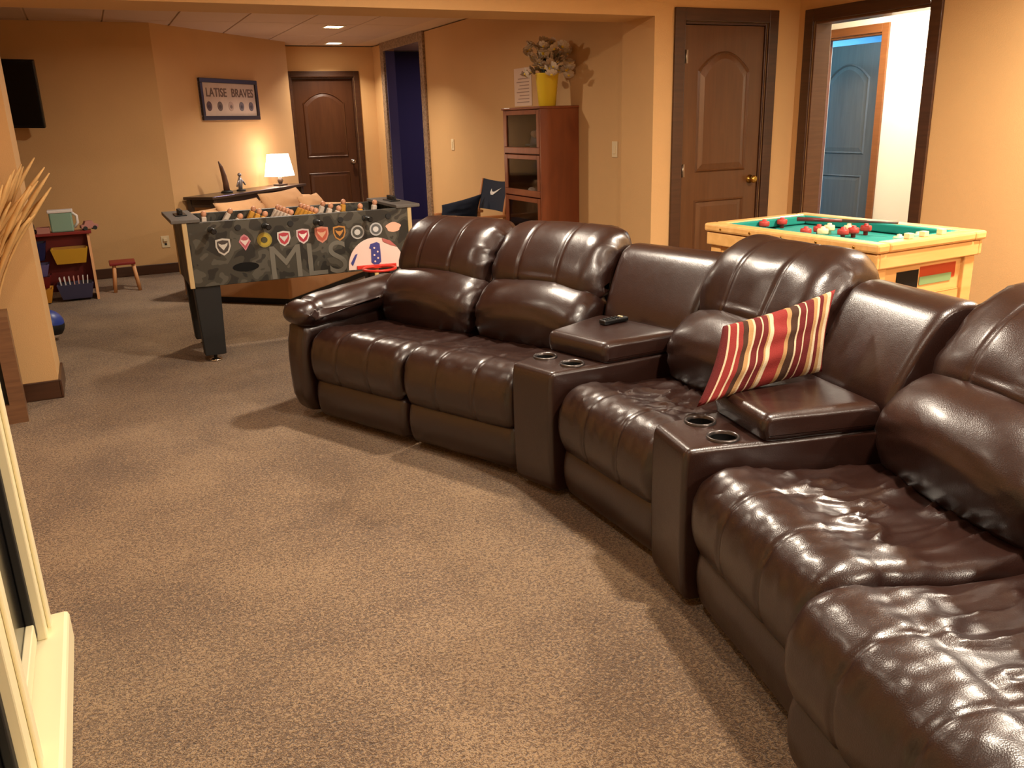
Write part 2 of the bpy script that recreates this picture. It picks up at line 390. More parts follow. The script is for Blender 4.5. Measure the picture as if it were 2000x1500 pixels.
sofa = thing('sectional_sofa', 'curved dark brown leather reclining sectional sofa with two cup holder consoles', 'sofa', (1.45, 2.7, 0))
def sofa_part(o):
    o.location = -Vector(sofa.location); return o
def G(x, c, wd): return math.exp(-((x - c) / wd) ** 2)
def wrinkle(co, sc, amp, seed): return amp * noise.noise(Vector((co.x * sc[0] + seed, co.y * sc[1] + seed * 2, co.z * sc[2])))
def ridge(co, f, seed): return 1 - abs(2 * noise.noise(Vector((co.x * f[0] + seed, co.y * f[1], co.z * f[2] + seed * 1.7))))

SEAT = [(0.78, 0.40), (0.50, 0.435), (0.33, 0.445), (0.20, 0.462), (0.10, 0.468), (0.035, 0.44), (0.0, 0.38), (-0.008, 0.30), (0.012, 0.235), (0.05, 0.215), (0.3, 0.21), (0.76, 0.22)]
FOOT = [(0.05, 0.228), (0.026, 0.205), (0.016, 0.14), (0.026, 0.07), (0.05, 0.035), (0.11, 0.035), (0.13, 0.12), (0.11, 0.228)]
LUMB = [(0.52, 0.415), (0.475, 0.47), (0.465, 0.54), (0.50, 0.61), (0.57, 0.665), (0.66, 0.68), (0.74, 0.62), (0.76, 0.5), (0.70, 0.41)]
UPPR = [(0.68, 0.615), (0.615, 0.63), (0.59, 0.70), (0.62, 0.79), (0.685, 0.875), (0.765, 0.925), (0.85, 0.94), (0.93, 0.91), (0.975, 0.83), (0.97, 0.72), (0.88, 0.64), (0.79, 0.615)]
def mk_seat(A, n, d, wdt, wr, seed, rb=0.055, dl=0.0, db=0.0, dz=0.0):
    Bp = (A[0] + d[0] * wdt, A[1] + d[1] * wdt)
    def sd(s, u, t, z, co):
        v = 0
        front = 1 if t < 0.2 else 0
        for c in (1 / 3, 2 / 3): v -= 0.006 * G(s, c, 0.012) * (1 if t < 0.24 else 0.5)
        if z > 0.40: v -= 0.010 * G(t, 0.185, 0.012)                       # seam behind the front roll
        if z > 0.36 and t < 0.25: v += wrinkle(co, (26, 26, 26), 0.0028, seed) * (1 + wr)
        if z > 0.38 and t > 0.19:
            k = min(1, (t - 0.19) / 0.05) * math.sin(math.pi * min(1, max(0, s))) ** 0.5
            rd = ridge(co, (7, 15, 6), seed) ** 3
            v += k * (0.004 + 0.016 * wr) * (rd - 0.35) - 0.010 * wr * G(t, 0.36, 0.14)
        if t < 0.1 and z < 0.38: v += wrinkle(co, (5, 5, 9), 0.003, seed + 3)
        return v
    sofa_part(cushion('seat_cushion', A, n, Bp, n, SEAT, sofa, rb, 64, 96, sd))
    def fd(s, u, t, z, co): return wrinkle(co, (6, 6, 8), 0.003, seed + 9)
    sofa_part(cushion('footrest_panel', A, n, Bp, n, FOOT, sofa, 0.045, 24, 40, fd))
    def ld(s, u, t, z, co):
        v = -0.006 * G(z - 0.10 * math.sin(math.pi * s), 0.50, 0.010) if t < 0.58 + dl else 0
        e = min(s, 1 - s)
        v += 0.006 * (ridge(co, (10, 10, 26), seed + 5) ** 2 - 0.4) * max(0, 1 - e / 0.22)
        return v + wrinkle(co, (7, 7, 7), 0.006, seed + 1)
    def ls(s, t, z):
        return (t - 0.03 * math.sin(math.pi * s), z + (0.035 * math.sin(math.pi * s) if z > 0.5 else 0))
    sofa_part(cushion('lumbar_cushion', A, n, Bp, n, [(t + dl, z) for t, z in LUMB], sofa, 0.075, 44, 56, ld, ls))
    def ud(s, u, t, z, co):
        v = 0
        for c in (1 / 3, 2 / 3): v -= 0.007 * G(s, c, 0.012)
        e = min(s, 1 - s)
        v += 0.012 * (ridge(co, (9, 16, 12), seed + 7) ** 2 - 0.4) * max(0, 1 - e / 0.2)
        return v + wrinkle(co, (6, 6, 6), 0.010, seed + 2) * (0.5 + wr)
    def ush(s, t, z):
        k = math.sin(math.pi * s)
        return (t - 0.02 * k, z + (0.04 * k - 0.02 if z < 0.72 else 0.012 * k - 0.006))
    sofa_part(cushion('back_cushion', A, n, Bp, n, [(t + db, z + (dz if z > 0.8 else 0)) for t, z in UPPR], sofa, 0.10, 52, 72, ud, ush))
    # carcass under the seat and rear panel
    sofa_part(cushion('base_frame', A, n, Bp, n, [(0.16, 0.03), (0.13, 0.045), (0.12, 0.1), (0.13, 0.18), (0.17, 0.2), (0.5, 0.2), (0.8 + db, 0.2), (0.92 + db, 0.25), (0.96 + db, 0.66), (1.0 + db, 0.66), (1.0 + db, 0.1), (0.97 + db, 0.03), (0.5, 0.03)], sofa, 0.015, 2, 40))
def unit(th): return (math.cos(th), math.sin(th)), (-math.sin(th), math.cos(th))
A1 = (0.815, 4.02); d1v, n1v = unit(math.atan2(-0.905, 0.425)); W1 = 0.645
A3 = (1.425, 2.63); d3v, n3v = unit(R(-89.2)); W3 = 0.625
A5 = (1.385, 1.77); d5v, n5v = unit(math.atan2(-0.97, -0.24)); W5 = 0.64
add = lambda p, v, k: (p[0] + v[0] * k, p[1] + v[1] * k)
mk_seat(A1, n1v, d1v, W1, 0.25, 1.3); mk_seat(add(A1, d1v, W1), n1v, d1v, W1, 0.3, 4.1)
mk_seat(A3, n3v, d3v, W3, 0.9, 8.6, dl=0.01, db=0.02, dz=0.012)
mk_seat(A5, n5v, d5v, W5, 1.0, 12.2, dl=0.08, db=0.11); mk_seat(add(add(A5, d5v, W5), n5v, -0.07), n5v, d5v, W5, 0.7, 17.9, dl=0.15, db=0.18)
# arms
def mk_arm(Ain, n, dout, seed):
    P0 = add(Ain, dout, 0.0); P1 = add(Ain, dout, 0.15)
    side = [(0.0, 0.10), (-0.02, 0.2), (-0.02, 0.36), (0.0, 0.45), (0.06, 0.50), (0.5, 0.5), (0.8, 0.48), (0.88, 0.3), (0.88, 0.06), (0.6, 0.03), (0.1, 0.03)]
    sofa_part(cushion('arm_panel', P0, n, P1, n, side, sofa, 0.05, 12, 72, lambda s, u, t, z, co: wrinkle(co, (6, 6, 6), 0.006, seed)))
    Q0 = add(Ain, dout, -0.075); Q1 = add(Ain, dout, 0.145)
    pad = [(-0.015, 0.50), (-0.05, 0.53), (-0.045, 0.575), (0.0, 0.605), (0.1, 0.622), (0.3, 0.632), (0.5, 0.645), (0.62, 0.64), (0.66, 0.58), (0.6, 0.5), (0.3, 0.475), (0.1, 0.48)]
    def pd(s, u, t, z, co): return wrinkle(co, (8, 8, 8), 0.010, seed + 4) - 0.012 * G(t, 0.055, 0.014) * (1 if z > 0.5 else 0)
    sofa_part(cushion('arm_pad', Q0, n, Q1, n, pad, sofa, 0.085, 24, 96, pd))
mk_arm(A1, n1v, (-d1v[0], -d1v[1]), 2.0)
mk_arm(add(A5, d5v, 2 * W5), n5v, d5v, 6.0)
# wedge consoles
M_cup = mat('cup_rim', (88, 82, 80), 0.3, 0.8)
M_well = mat('cup_well', (8, 8, 8), 0.6, spec=0.2)
def mk_console(Ai, nA, Bi, nB):
    body = [(0.06, 0.028), (0.008, 0.035), (-0.01, 0.1), (-0.015, 0.30), (-0.012, 0.47), (0.0, 0.503), (0.03, 0.512), (0.3, 0.512), (0.6, 0.512), (0.64, 0.48), (0.64, 0.2), (0.64, 0.03), (0.3, 0.03)]
    c = sofa_part(cushion('console', Ai, nA, Bi, nB, body, sofa, 0.018, 24, 160))
    def P(s, t): return ((Ai[0] + nA[0] * t) * (1 - s) + (Bi[0] + nB[0] * t) * s, (Ai[1] + nA[1] * t) * (1 - s) + (Bi[1] + nB[1] * t) * s)
    lid = [(0.225, 0.53), (0.222, 0.56), (0.232, 0.582), (0.262, 0.592), (0.4, 0.592), (0.56, 0.592), (0.60, 0.58), (0.605, 0.54), (0.58, 0.505), (0.4, 0.505), (0.25, 0.505)]
    q = 0.06
    La, Lb = P(-q * 0.2, 0), P(1 + q * 0.2, 0)
    lo = cushion('console_lid', La, nA, Lb, nB, lid, c, 0.022, 20, 110); 
    spots = [P(q_, 0.135) for q_ in (0.24, 0.76)]
    bm = B()
    for x, y in spots: lathe(bm, [(0.042, 0.43), (0.042, 0.56)], 32, (x, y, 0))
    cut = obj('cutter', bm, M_leather); bo = c.modifiers.new('b', 'BOOLEAN'); bo.object = cut; bo.operation = 'DIFFERENCE'; bo.solver = 'EXACT'
    cut.location = c.location + sofa.location; bpy.context.view_layer.update()
    me2 = bpy.data.meshes.new_from_object(c.evaluated_get(bpy.context.evaluated_depsgraph_get()))
    c.modifiers.clear(); c.data = me2; bpy.data.objects.remove(cut)
    for x, y in spots:
        bm = B(); lathe(bm, [(0.048, 0.512), (0.048, 0.519), (0.044, 0.521), (0.040, 0.517), (0.039, 0.505)], 32, (x, y, 0), cap=False)
        ho = obj('cup_holder', bm, [M_cup], c)
        bm = B(); lathe(bm, [(0.039, 0.510), (0.037, 0.44), (0.0005, 0.438)], 32, (x, y, 0), cap=False); obj('cup_well', bm, [M_well], ho)
    back = [(0.61, 0.46), (0.63, 0.6), (0.685, 0.72), (0.755, 0.825), (0.80, 0.858), (0.86, 0.868), (0.91, 0.845), (0.95, 0.7), (0.97, 0.3), (0.96, 0.03), (0.66, 0.03), (0.62, 0.2)]
    sofa_part(cushion('wedge_back', Ai, nA, Bi, nB, back, sofa, 0.02, 24, 110))
mk_console(add(A1, d1v, 2 * W1), n1v, A3, n3v)
mk_console(add(A3, d3v, W3), n3v, A5, n5v)

# striped pillow on the second console
def stripes():
    m = mat('striped_fabric', (170, 50, 40), 0.85, bump=0.2, bscale=300, spec=0.2); nt = m.node_tree; b = nt.nodes['Principled BSDF']; L = nt.links.new
    at = nt.nodes.new('ShaderNodeUVMap'); sp = nt.nodes.new('ShaderNodeSeparateXYZ')
    rp = nt.nodes.new('ShaderNodeValToRGB'); rp.color_ramp.interpolation = 'CONSTANT'
    red, dred, br, cr, tan = (126, 42, 38), (92, 28, 28), (62, 40, 29), (190, 172, 142), (160, 124, 82)
    st = [(0, dred), (.05, cr), (.065, red), (.12, cr), (.135, red), (.17, br), (.21, tan), (.245, cr), (.26, dred), (.31, cr), (.322, dred), (.37, tan), (.385, cr), (.42, red), (.54, tan), (.575, br), (.64, cr), (.655, dred), (.71, cr), (.722, dred), (.79, tan), (.825, cr), (.85, dred), (.885, tan), (.92, cr), (.96, red)]
    e = rp.color_ramp.elements
    e[0].position = 0; e[0].color = lin(*st[0][1]); e[1].position = st[1][0]; e[1].color = lin(*st[1][1])
    for p, c in st[2:]: e.new(p).color = lin(*c)
    L(at.outputs['UV'], sp.inputs[0]); L(sp.outputs['X'], rp.inputs['Fac']); L(rp.outputs['Color'], b.inputs['Base Color'])
    return m
def pillow(name, BL, BR, TL, TR, th, m, N=36):
    BL, BR, TL, TR = map(Vector, (BL, BR, TL, TR)); bm = B(); uv = bm.loops.layers.uv.new('uv')
    n = (BR - BL).cross(TL - BL).normalized(); V = {}; UV = {}
    for side in (1, -1):
        for i in range(N + 1):
            for j in range(N + 1):
                if side == -1 and (i in (0, N) or j in (0, N)): V[side, i, j] = V[1, i, j]; continue
                a, b = i / N, j / N
                # edges bow in between the corners
                pa = a + (a - 0.5) * -0.07 * math.sin(math.pi * b); pb = b + (b - 0.5) * -0.07 * math.sin(math.pi * a)
                p = BL * (1 - pa) * (1 - pb) + BR * pa * (1 - pb) + TL * (1 - pa) * pb + TR * pa * pb
                h = th * (math.sin(math.pi * a) * math.sin(math.pi * b)) ** 0.42 if 0 < a < 1 and 0 < b < 1 else 0
                h += 0.012 * noise.noise(Vector((a * 5, b * 5, side))) * min(1, 6 * min(a, 1 - a, b, 1 - b))
                v = bm.verts.new(p + n * side * h); V[side, i, j] = v; UV[v] = (a, b)
    for side in (1, -1):
        for i in range(N):
            for j in range(N):
                q = [V[side, i, j], V[side, i + 1, j], V[side, i + 1, j + 1], V[side, i, j + 1]]
                f = bm.faces.new(q if side == 1 else q[::-1]); f.smooth = True
                for l in f.loops: l[uv].uv = (UV[l.vert][0] + 0.02 * (UV[l.vert][1] - 0.5), UV[l.vert][1])
    return obj(name, bm, m)
pl = pillow('throw_pillow', (1.535, 1.935, 0.565), (2.0, 1.90, 0.615), (1.70, 2.03, 0.775), (2.07, 1.94, 0.865), 0.055, stripes())
tag(pl, 'red cream and brown striped throw pillow leaning on the sofa console', 'pillow')
rm = thing('remote_control', 'black remote control lying on the far console lid of the sofa', 'remote', (1.86, 2.905, 0.594), R(8))
bx('case', M_black, (-0.065, 0.065, -0.02, 0.02, 0, 0.02), rm, bev=0.006)
for i in range(5):
    for j in range(2): bx('button', M_plate if i == 4 else M_blackm, (-0.05 + i * 0.02, -0.04 + i * 0.02, -0.012 + j * 0.014, -0.002 + j * 0.014, 0.019, 0.023), rm)

# ------------------------------------------------------------------ foosball table
def camo():
    m = mat('grey_camouflage', (60, 58, 50), 0.45); nt = m.node_tree; b = nt.nodes['Principled BSDF']; L = nt.links.new
    tc = nt.nodes.new('ShaderNodeTexCoord'); n = nt.nodes.new('ShaderNodeTexNoise'); n.inputs['Scale'].default_value = 9; n.inputs['Detail'].default_value = 1.5; n.inputs['Distortion'].default_value = 0.5
    rp = nt.nodes.new('ShaderNodeValToRGB'); rp.color_ramp.interpolation = 'CONSTANT'; e = rp.color_ramp.elements
    e[0].color = lin(34, 32, 27); e[1].position = 0.45; e[1].color = lin(58, 55, 47); e.new(0.55).color = lin(78, 75, 66); e.new(0.66).color = lin(48, 45, 40)
    L(tc.outputs['Object'], n.inputs['Vector']); L(n.outputs['Fac'], rp.inputs['Fac']); L(rp.outputs['Color'], b.inputs['Base Color'])
    return m
M_camo = camo(); M_field = mat('dark_green_field', (24, 38, 28), 0.5); M_cap = mat('grey_top_plate', (92, 88, 84), 0.45)
M_cream = mat('cream_corner', (190, 165, 120), 0.5); M_letter = mat('grey_letter', (104, 101, 92), 0.5)
fx0, fx1, fy0, fy1 = 0.455, 1.885, 5.45, 6.10
ft = thing('foosball_table', 'grey camouflage foosball table with team emblems, black legs and player rods', 'game table', ((fx0 + fx1) / 2, (fy0 + fy1) / 2, 0))
hx, hy = (fx1 - fx0) / 2, (fy1 - fy0) / 2
ZB, ZT = 0.485, 0.875
bx('side_panel', M_camo, (-hx, hx, -hy, -hy + 0.03, ZB, ZT), ft, bev=0.003)
bx('side_panel', M_camo, (-hx, hx, hy - 0.03, hy, ZB, ZT), ft, bev=0.003)
for s in (-1, 1):
    a, b = sorted((s * hx, s * (hx - 0.03)))
    bx('end_panel', M_camo, (a, b, -hy + 0.03, hy - 0.03, ZB, ZT), ft)
    a, b = sorted((s * (hx + 0.065), s * (hx - 0.10)))
    bx('top_plate', M_cap, (a, b, -hy - 0.012, hy + 0.012, ZT, ZT + 0.022), ft, bev=0.004)
    bm = B(); box(bm, s * (hx - 0.02) - 0.035, s * (hx - 0.02) + 0.035, -0.09, 0.09, ZT + 0.022, ZT + 0.03, bev=0.003)
    tube(bm, [(s * (hx - 0.02), -0.08, ZT + 0.045), (s * (hx - 0.02), 0.08, ZT + 0.045)], 0.006)
    for k in range(6): box(bm, s * (hx - 0.02) - 0.012, s * (hx - 0.02) + 0.012, -0.07 + k * 0.025, -0.055 + k * 0.025, ZT + 0.03, ZT + 0.058, bev=0.003)
    obj('score_counter', bm, M_black, ft)
    for t in (-1, 1):
        bx('corner_trim', M_cream, tuple(sorted((s * (hx + 0.006), s * (hx - 0.022)))) + tuple(sorted((t * (hy + 0.006), t * (hy - 0.022)))) + (ZB - 0.005, ZT), ft, bev=0.004)
        lx0, lx1 = sorted((s * (hx - 0.015), s * (hx - 0.17))); ly0, ly1 = sorted((t * (hy - 0.015), t * (hy - 0.13)))
        bm = B(); cx, cy = (lx0 + lx1) / 2, (ly0 + ly1) / 2
        vs = box(bm, lx0, lx1, ly0, ly1, 0.045, ZB)
        for v in vs[:4]: v.co.x = cx + (v.co.x - cx) * 0.82; v.co.y = cy + (v.co.y - cy) * 0.82
        bmesh.ops.bevel(bm, geom=bm.edges[:], offset=0.004, segments=2, affect='EDGES')
        lg = obj('leg', bm, M_blackm, ft)
        bm = B(); lathe(bm, [(0.036, 0), (0.04, 0.006), (0.036, 0.014), (0.012, 0.02), (0.012, 0.05)], 20, (cx, cy, 0)); obj('leveler_foot', bm, M_chrome, lg)
bx('bottom_panel', M_blackm, (-hx + 0.03, hx - 0.03, -hy + 0.03, hy - 0.03, ZB + 0.02, ZB + 0.04), ft)
bx('play_field', M_field, (-hx + 0.03, hx - 0.03, -hy + 0.03, hy - 0.03, 0.70, 0.715), ft)
bm = B(); prism(bm, [(0.08 * math.cos(a) - 0.38, 0.585 + 0.028 * math.sin(a)) for a in [k * math.pi / 8 for k in range(16)]], -hy - 0.003, -hy + 0.002, 'y')
obj('ball_return', bm, M_well, ft)
# letters on the long side
me = text_mesh('MLS', 0.30, 0.001, 0.0); me.materials.append(M_letter)
lt = bpy.data.objects.new('letters', me); C.objects.link(lt); lt.parent = ft; lt.location = (0.01, -hy - 0.0015, 0.49); lt.rotation_euler = (R(90), 0, 0)
# rows of emblems: (x, z, size, shape, rim colour, face colour, bar colour)
EM = [(-0.50, .72, .050, 'shield', (190, 185, 175), (66, 58, 54), (190, 185, 175)), (-0.37, .735, .045, 'diamond', (196, 130, 140), (178, 84, 96), (214, 196, 190)),
      (-0.25, .74, .046, 'round', (150, 136, 60), (172, 150, 52), (70, 66, 40)), (-0.13, .74, .046, 'shield', (200, 196, 190), (176, 60, 70), (200, 196, 190)),
      (-0.01, .745, .046, 'shield', (206, 190, 190), (170, 46, 66), (226, 220, 214)), (0.11, .745, .05, 'shield', (196, 130, 110), (176, 84, 64), (206, 160, 130)),
      (0.225, .745, .046, 'shield', (180, 126, 60), (58, 44, 30), (186, 130, 64)), (0.345, .74, .045, 'round', (170, 170, 168), (70, 70, 66), (190, 190, 188)),
      (0.47, .75, .043, 'round', (176, 178, 180), (92, 94, 96), (206, 206, 206))]
EMC = {}
def emat(c):
    if c not in EMC: EMC[c] = mat('emblem_%d_%d_%d' % c, c, 0.45)
    return EMC[c]
def eshape(kind, r):
    if kind == 'round': return [(r * math.cos(a), r * math.sin(a)) for a in [k * math.pi / 10 for k in range(20)]]
    if kind == 'diamond': return [(0, -r * 1.15), (r * .8, 0.1 * r), (r * .45, r * .8), (0, r * 1.1), (-r * .45, r * .8), (-r * .8, 0.1 * r)]
    return [(0, -r * 1.1), (r * .6, -r * .7), (r * .9, 0), (r * .85, r * .85), (0, r * 1.0), (-r * .85, r * .85), (-r * .9, 0), (-r * .6, -r * .7)]
for x, z, r, kind, c1, c2, c3 in EM:
    bm = B(); prism(bm, [(p[0], p[1]) for p in eshape(kind, r)], -0.0025, 0, 'y'); eo = obj('emblem', bm, emat(c1), ft, loc=(x, -hy, z))
    bm = B(); prism(bm, [(p[0] * .78, p[1] * .78) for p in eshape(kind, r)], -0.0035, 0, 'y'); obj('emblem_face', bm, emat(c2), eo)
    bm = B()
    if kind == 'round': prism(bm, [(r * .45 * math.cos(a) - r * .05, r * .42 * math.sin(a)) for a in [k * math.pi / 6 for k in range(12)]], -0.0045, 0, 'y')
    else: prism(bm, [(-r * .55, r * .45), (-r * .5, r * .15), (0, -r * .45), (r * .5, r * .15), (r * .55, r * .45), (r * .2, r * .25), (-r * .2, r * .25)], -0.0045, 0, 'y')
    obj('emblem_mark', bm, emat(c3), eo)
bm = B(); prism(bm, [(0.05 * math.cos(a) * (1 + .12 * math.sin(5 * a)), 0.032 * math.sin(a)) for a in [k * math.pi / 12 for k in range(24)]], -0.0025, 0, 'y')
obj('sticker', bm, mat('peach_sticker', (236, 178, 152), 0.6), ft, loc=(0.59, -hy, 0.755))
# rods with players
M_skin = mat('player_head', (208, 150, 116), 0.5); M_pw = mat('player_white', (214, 200, 184), 0.45); M_py = mat('player_yellow', (214, 154, 52), 0.45)
def player_bm(ang):
    bm = B()
    box(bm, -0.011, 0.011, -0.013, 0.013, -0.085, -0.03, bev=0.004, mi=1); box(bm, -0.016, 0.016, -0.021, 0.021, -0.03, 0.05, bev=0.007, mi=1)
    ball(bm, (0, 0, 0.066), 0.0185, 2, (1, .95, 1.1), 0); box(bm, -0.022, 0.014, -0.012, 0.012, -0.098, -0.083, bev=0.003, mi=1)
    bmesh.ops.rotate(bm, verts=bm.verts[:], cent=(0, 0, 0), matrix=Matrix.Rotation(ang, 3, 'Y')); return bm
rodx = [-0.56 + 0.16 * i for i in range(8)]
spec = [(1, 'w', 5), (2, 'w', 35), (3, 'y', 28), (5, 'w', 30), (5, 'y', 30), (3, 'w', 22), (2, 'y', 8), (1, 'w', 12)]
for i, (x, (cnt, team, ang)) in enumerate(zip(rodx, spec)):
    bm = B(); fr = 0.14 if i % 2 == 0 else 0.03; bk = 0.03 if i % 2 == 0 else 0.14
    tube(bm, [(0, -hy - fr + 0.05, 0), (0, hy + bk - 0.05, 0)], 0.008, 10)
    rod = obj('rod', bm, M_chrome, ft, loc=(x, 0, 0.828))
    hyy = (-hy - fr) if i % 2 == 0 else (hy + bk - 0.10)
    bm = B(); lathe(bm, [(0.012, 0), (0.017, 0.01), (0.015, 0.05), (0.018, 0.09), (0.012, 0.10)], 14, M=Matrix.Translation((0, hyy + 0.10, 0)) @ Matrix.Rotation(R(90), 4, 'X'))
    obj('handle', bm, M_black, rod)
    first = None
    for k in range(cnt):
        yy = 0 if cnt == 1 else -0.21 + 0.42 * k / (cnt - 1)
        if first is None: p = first = obj('player', player_bm(R(ang)), [M_skin, M_pw if team == 'w' else M_py], rod)
        else: p = first.copy(); C.objects.link(p); p.parent = rod
        p.location = (0, yy, 0)
    for s in (-1, 1):
        bm = B(); lathe(bm, [(0.018, -0.004), (0.018, 0.004)], 14, M=Matrix.Translation((0, s * (hy + 0.003), 0)) @ Matrix.Rotation(R(90), 4, 'X')); obj('bushing', bm, M_blackm, rod)

# ------------------------------------------------------------------ toy basketball hoop beside the foosball table
M_hw = mat('hoop_white', (226, 200, 190), 0.5); M_hb = mat('hoop_blue', (62, 62, 128), 0.5); M_hr = mat('hoop_red', (206, 48, 36), 0.4); M_hy = mat('hoop_pole', (196, 166, 100), 0.5)
hp = thing('toy_basketball_hoop', 'toy basketball hoop with round white backboard and red rim behind the sofa arm', 'toy hoop', (1.555, 5.22, 0), R(-8))
bm = B(); lathe(bm, [(0.15, 0), (0.16, 0.02), (0.14, 0.05), (0.05, 0.07)], 28); obj('base', bm, M_blackm, hp)
bm = B(); tube(bm, [(0, 0, 0.06), (0, 0, 0.56)], 0.014, 12); obj('pole', bm, M_hy, hp)
bm = B(); prism(bm, [(-0.175, 0.535), (0.175, 0.535)] + [(0.175 * math.cos(a), 0.55 + 0.178 * math.sin(a)) for a in [math.pi * k / 24 for k in range(25)]], -0.024, -0.014, 'y'); bb = obj('backboard', bm, M_hw, hp)
bm = B(); prism(bm, [(-0.03, 0.69), (-0.04, 0.665), (-0.028, 0.66), (-0.03, 0.62), (-0.032, 0.575), (0, 0.548), (0.03, 0.575), (0.03, 0.63), (0.028, 0.69), (0.01, 0.70)], -0.027, -0.0235, 'y'); obj('printed_figure', bm, M_hb, bb)
for px, pz in ((-0.008, .665), (.012, .64), (-.01, .62), (.012, .60), (-.008, .58)):
    bm = B(); prism(bm, [(px + 0.006 * math.cos(k), pz + 0.006 * math.sin(k)) for k in [j * math.pi / 4 for j in range(8)]], -0.0285, -0.0265, 'y'); obj('printed_star', bm, M_hw, bb)
bm = B(); prism(bm, [(-0.16, 0.58), (-0.13, 0.63), (-0.115, 0.635), (-0.13, 0.60), (-0.15, 0.56)], -0.027, -0.0235, 'y'); obj('printed_mark', bm, M_hb, bb)
bm = B(); prism(bm, [(0.045, 0.722), (0.05, 0.70), (0.10, 0.675), (0.135, 0.665), (0.095, 0.705)], -0.027, -0.0235, 'y'); obj('printed_mark', bm, mat('faded_red', (176, 96, 90), 0.5), bb)
bm = B(); tube(bm, [(0.10 * math.cos(a), -0.125 + 0.10 * math.sin(a), 0.548) for a in [math.pi * k / 16 for k in range(33)]], 0.009, 8, cap=False)
box(bm, -0.125, 0.125, -0.034, -0.02, 0.536, 0.56, bev=0.003); obj('rim', bm, M_hr, hp)

# ------------------------------------------------------------------ beige couch, sofa table, lamp in the far room (frame: s along the angled wall, t off it)
W0 = Vector((0.74, YT, 0)); eang = math.atan2(1.77, 1.66)
E_, N_ = (math.cos(eang), math.sin(eang)), (math.sin(eang), -math.cos(eang))
def wp(s, t, z=0): return (W0.x + E_[0] * s + N_[0] * t, W0.y + E_[1] * s + N_[1] * t, z)
M_beige = mat('beige_microfibre', (186, 142, 100), 0.9, bump=0.2, bscale=90, var=0.06, vscale=8)
M_dkw = wood('dark_table_wood', (58, 44, 34), (70, 54, 42), 0.35)
cz = thing('beige_couch', 'beige upholstered couch standing behind the foosball table', 'couch', wp(-1.38, 1.08), eang)
# local: x along length (0..1.95), y = -(t) i.e. toward the wall is +y
def cpart(name, dims, bev=0.05): 
    bm = B(); box(bm, *dims, bev=bev, seg=4); return obj(name, bm, M_beige, cz, smooth=True)
cpart('base', (0.0, 1.95, -1.03, 0.0, 0.05, 0.30), 0.02)
bx('plinth', M_blackm, (0.03, 1.92, -1.0, -0.03, 0.0, 0.05), cz)
cpart('backrest', (0.0, 1.95, -0.22, 0.0, 0.28, 0.74)); cpart('armrest', (0.0, 0.24, -1.0, -0.1, 0.28, 0.58)); cpart('armrest', (1.71, 1.95, -1.0, -0.1, 0.28, 0.66))
for k in range(2): cpart('seat_cushion', (0.25 + 0.73 * k, 0.97 + 0.73 * k, -1.02, -0.22, 0.29, 0.46), 0.06)
def slab(name, P, th, parent, m):
    o = pillow(name, *P, th, m, 18); o.parent = parent; return o
slab('back_pillow', ((0.28, -0.36, 0.46), (1.0, -0.36, 0.46), (0.32, -0.16, 0.80), (0.98, -0.16, 0.79)), 0.10, cz, M_beige)
slab('back_pillow', ((0.98, -0.36, 0.46), (1.72, -0.36, 0.46), (1.0, -0.16, 0.82), (1.68, -0.16, 0.83)), 0.11, cz, M_beige)
slab('toss_pillow', ((1.2, -0.62, 0.5), (1.70, -0.55, 0.52), (1.25, -0.42, 0.77), (1.72, -0.36, 0.77)), 0.07, cz, M_beige)
tb = thing('sofa_table', 'narrow dark wooden sofa table against the wall under the framed sign', 'table', wp(0.1, 0.03), eang)
bx('table_top', M_dkw, (0, 1.85, -0.36, 0, 0.72, 0.75), tb, bev=0.006); bx('apron', M_dkw, (0.05, 1.80, -0.32, -0.03, 0.64, 0.72), tb)
for x in (0.04, 1.76):
    for y in (-0.34, -0.06): bx('leg', M_dkw, (x, x + 0.05, y, y + 0.05, 0, 0.72), tb, bev=0.004)
bx('shelf', M_dkw, (0.06, 1.79, -0.33, -0.02, 0.18, 0.20), tb)
lp = thing('table_lamp', 'lit table lamp with square white shade on the sofa table', 'lamp', wp(1.62, 0.24, 0.75), eang)
bx('base', M_dkw, (-0.06, 0.06, -0.06, 0.06, 0, 0.02), lp, bev=0.004)
bm = B(); lathe(bm, [(0.02, 0.02), (0.035, 0.06), (0.02, 0.09), (0.012, 0.12), (0.01, 0.16)], 16); obj('stem', bm, M_dkw, lp)
M_shade = mat('lit_shade', (250, 235, 210), 0.8, emit=(255, 234, 224), estr=4.5)
bm = B(); a = [bm.verts.new((sx * .125, sy * .125, 0.11)) for sx, sy in ((-1, -1), (1, -1), (1, 1), (-1, 1))]; b = [bm.verts.new((sx * .09, sy * .09, 0.36)) for sx, sy in ((-1, -1), (1, -1), (1, 1), (-1, 1))]
for k in range(4): bm.faces.new((a[k], a[(k + 1) % 4], b[(k + 1) % 4], b[k]))
sh = obj('shade', bm, M_shade, lp); md = sh.modifiers.new('s', 'SOLIDIFY'); md.thickness = 0.003
bm = B(); ball(bm, (0, 0, 0.22), 0.03); obj('bulb', bm, M_lens, lp)
l = bpy.data.lights.new('table_lamp_light', 'POINT'); l.energy = 2.5; l.color = (1, 0.80, 0.74); l.shadow_soft_size = 0.09
o = bpy.data.objects.new('table_lamp_light', l); o.location = wp(1.62, 0.24, 1.14); C.objects.link(o)
M_drift = mat('dark_bronze', (96, 66, 50), 0.5); M_pew = mat('pewter', (150, 146, 150), 0.35, 0.6)
fg = thing('horn_figurine', 'tall slim brown horn-shaped ornament on the sofa table', 'figurine', wp(0.62, 0.2, 0.75), eang)
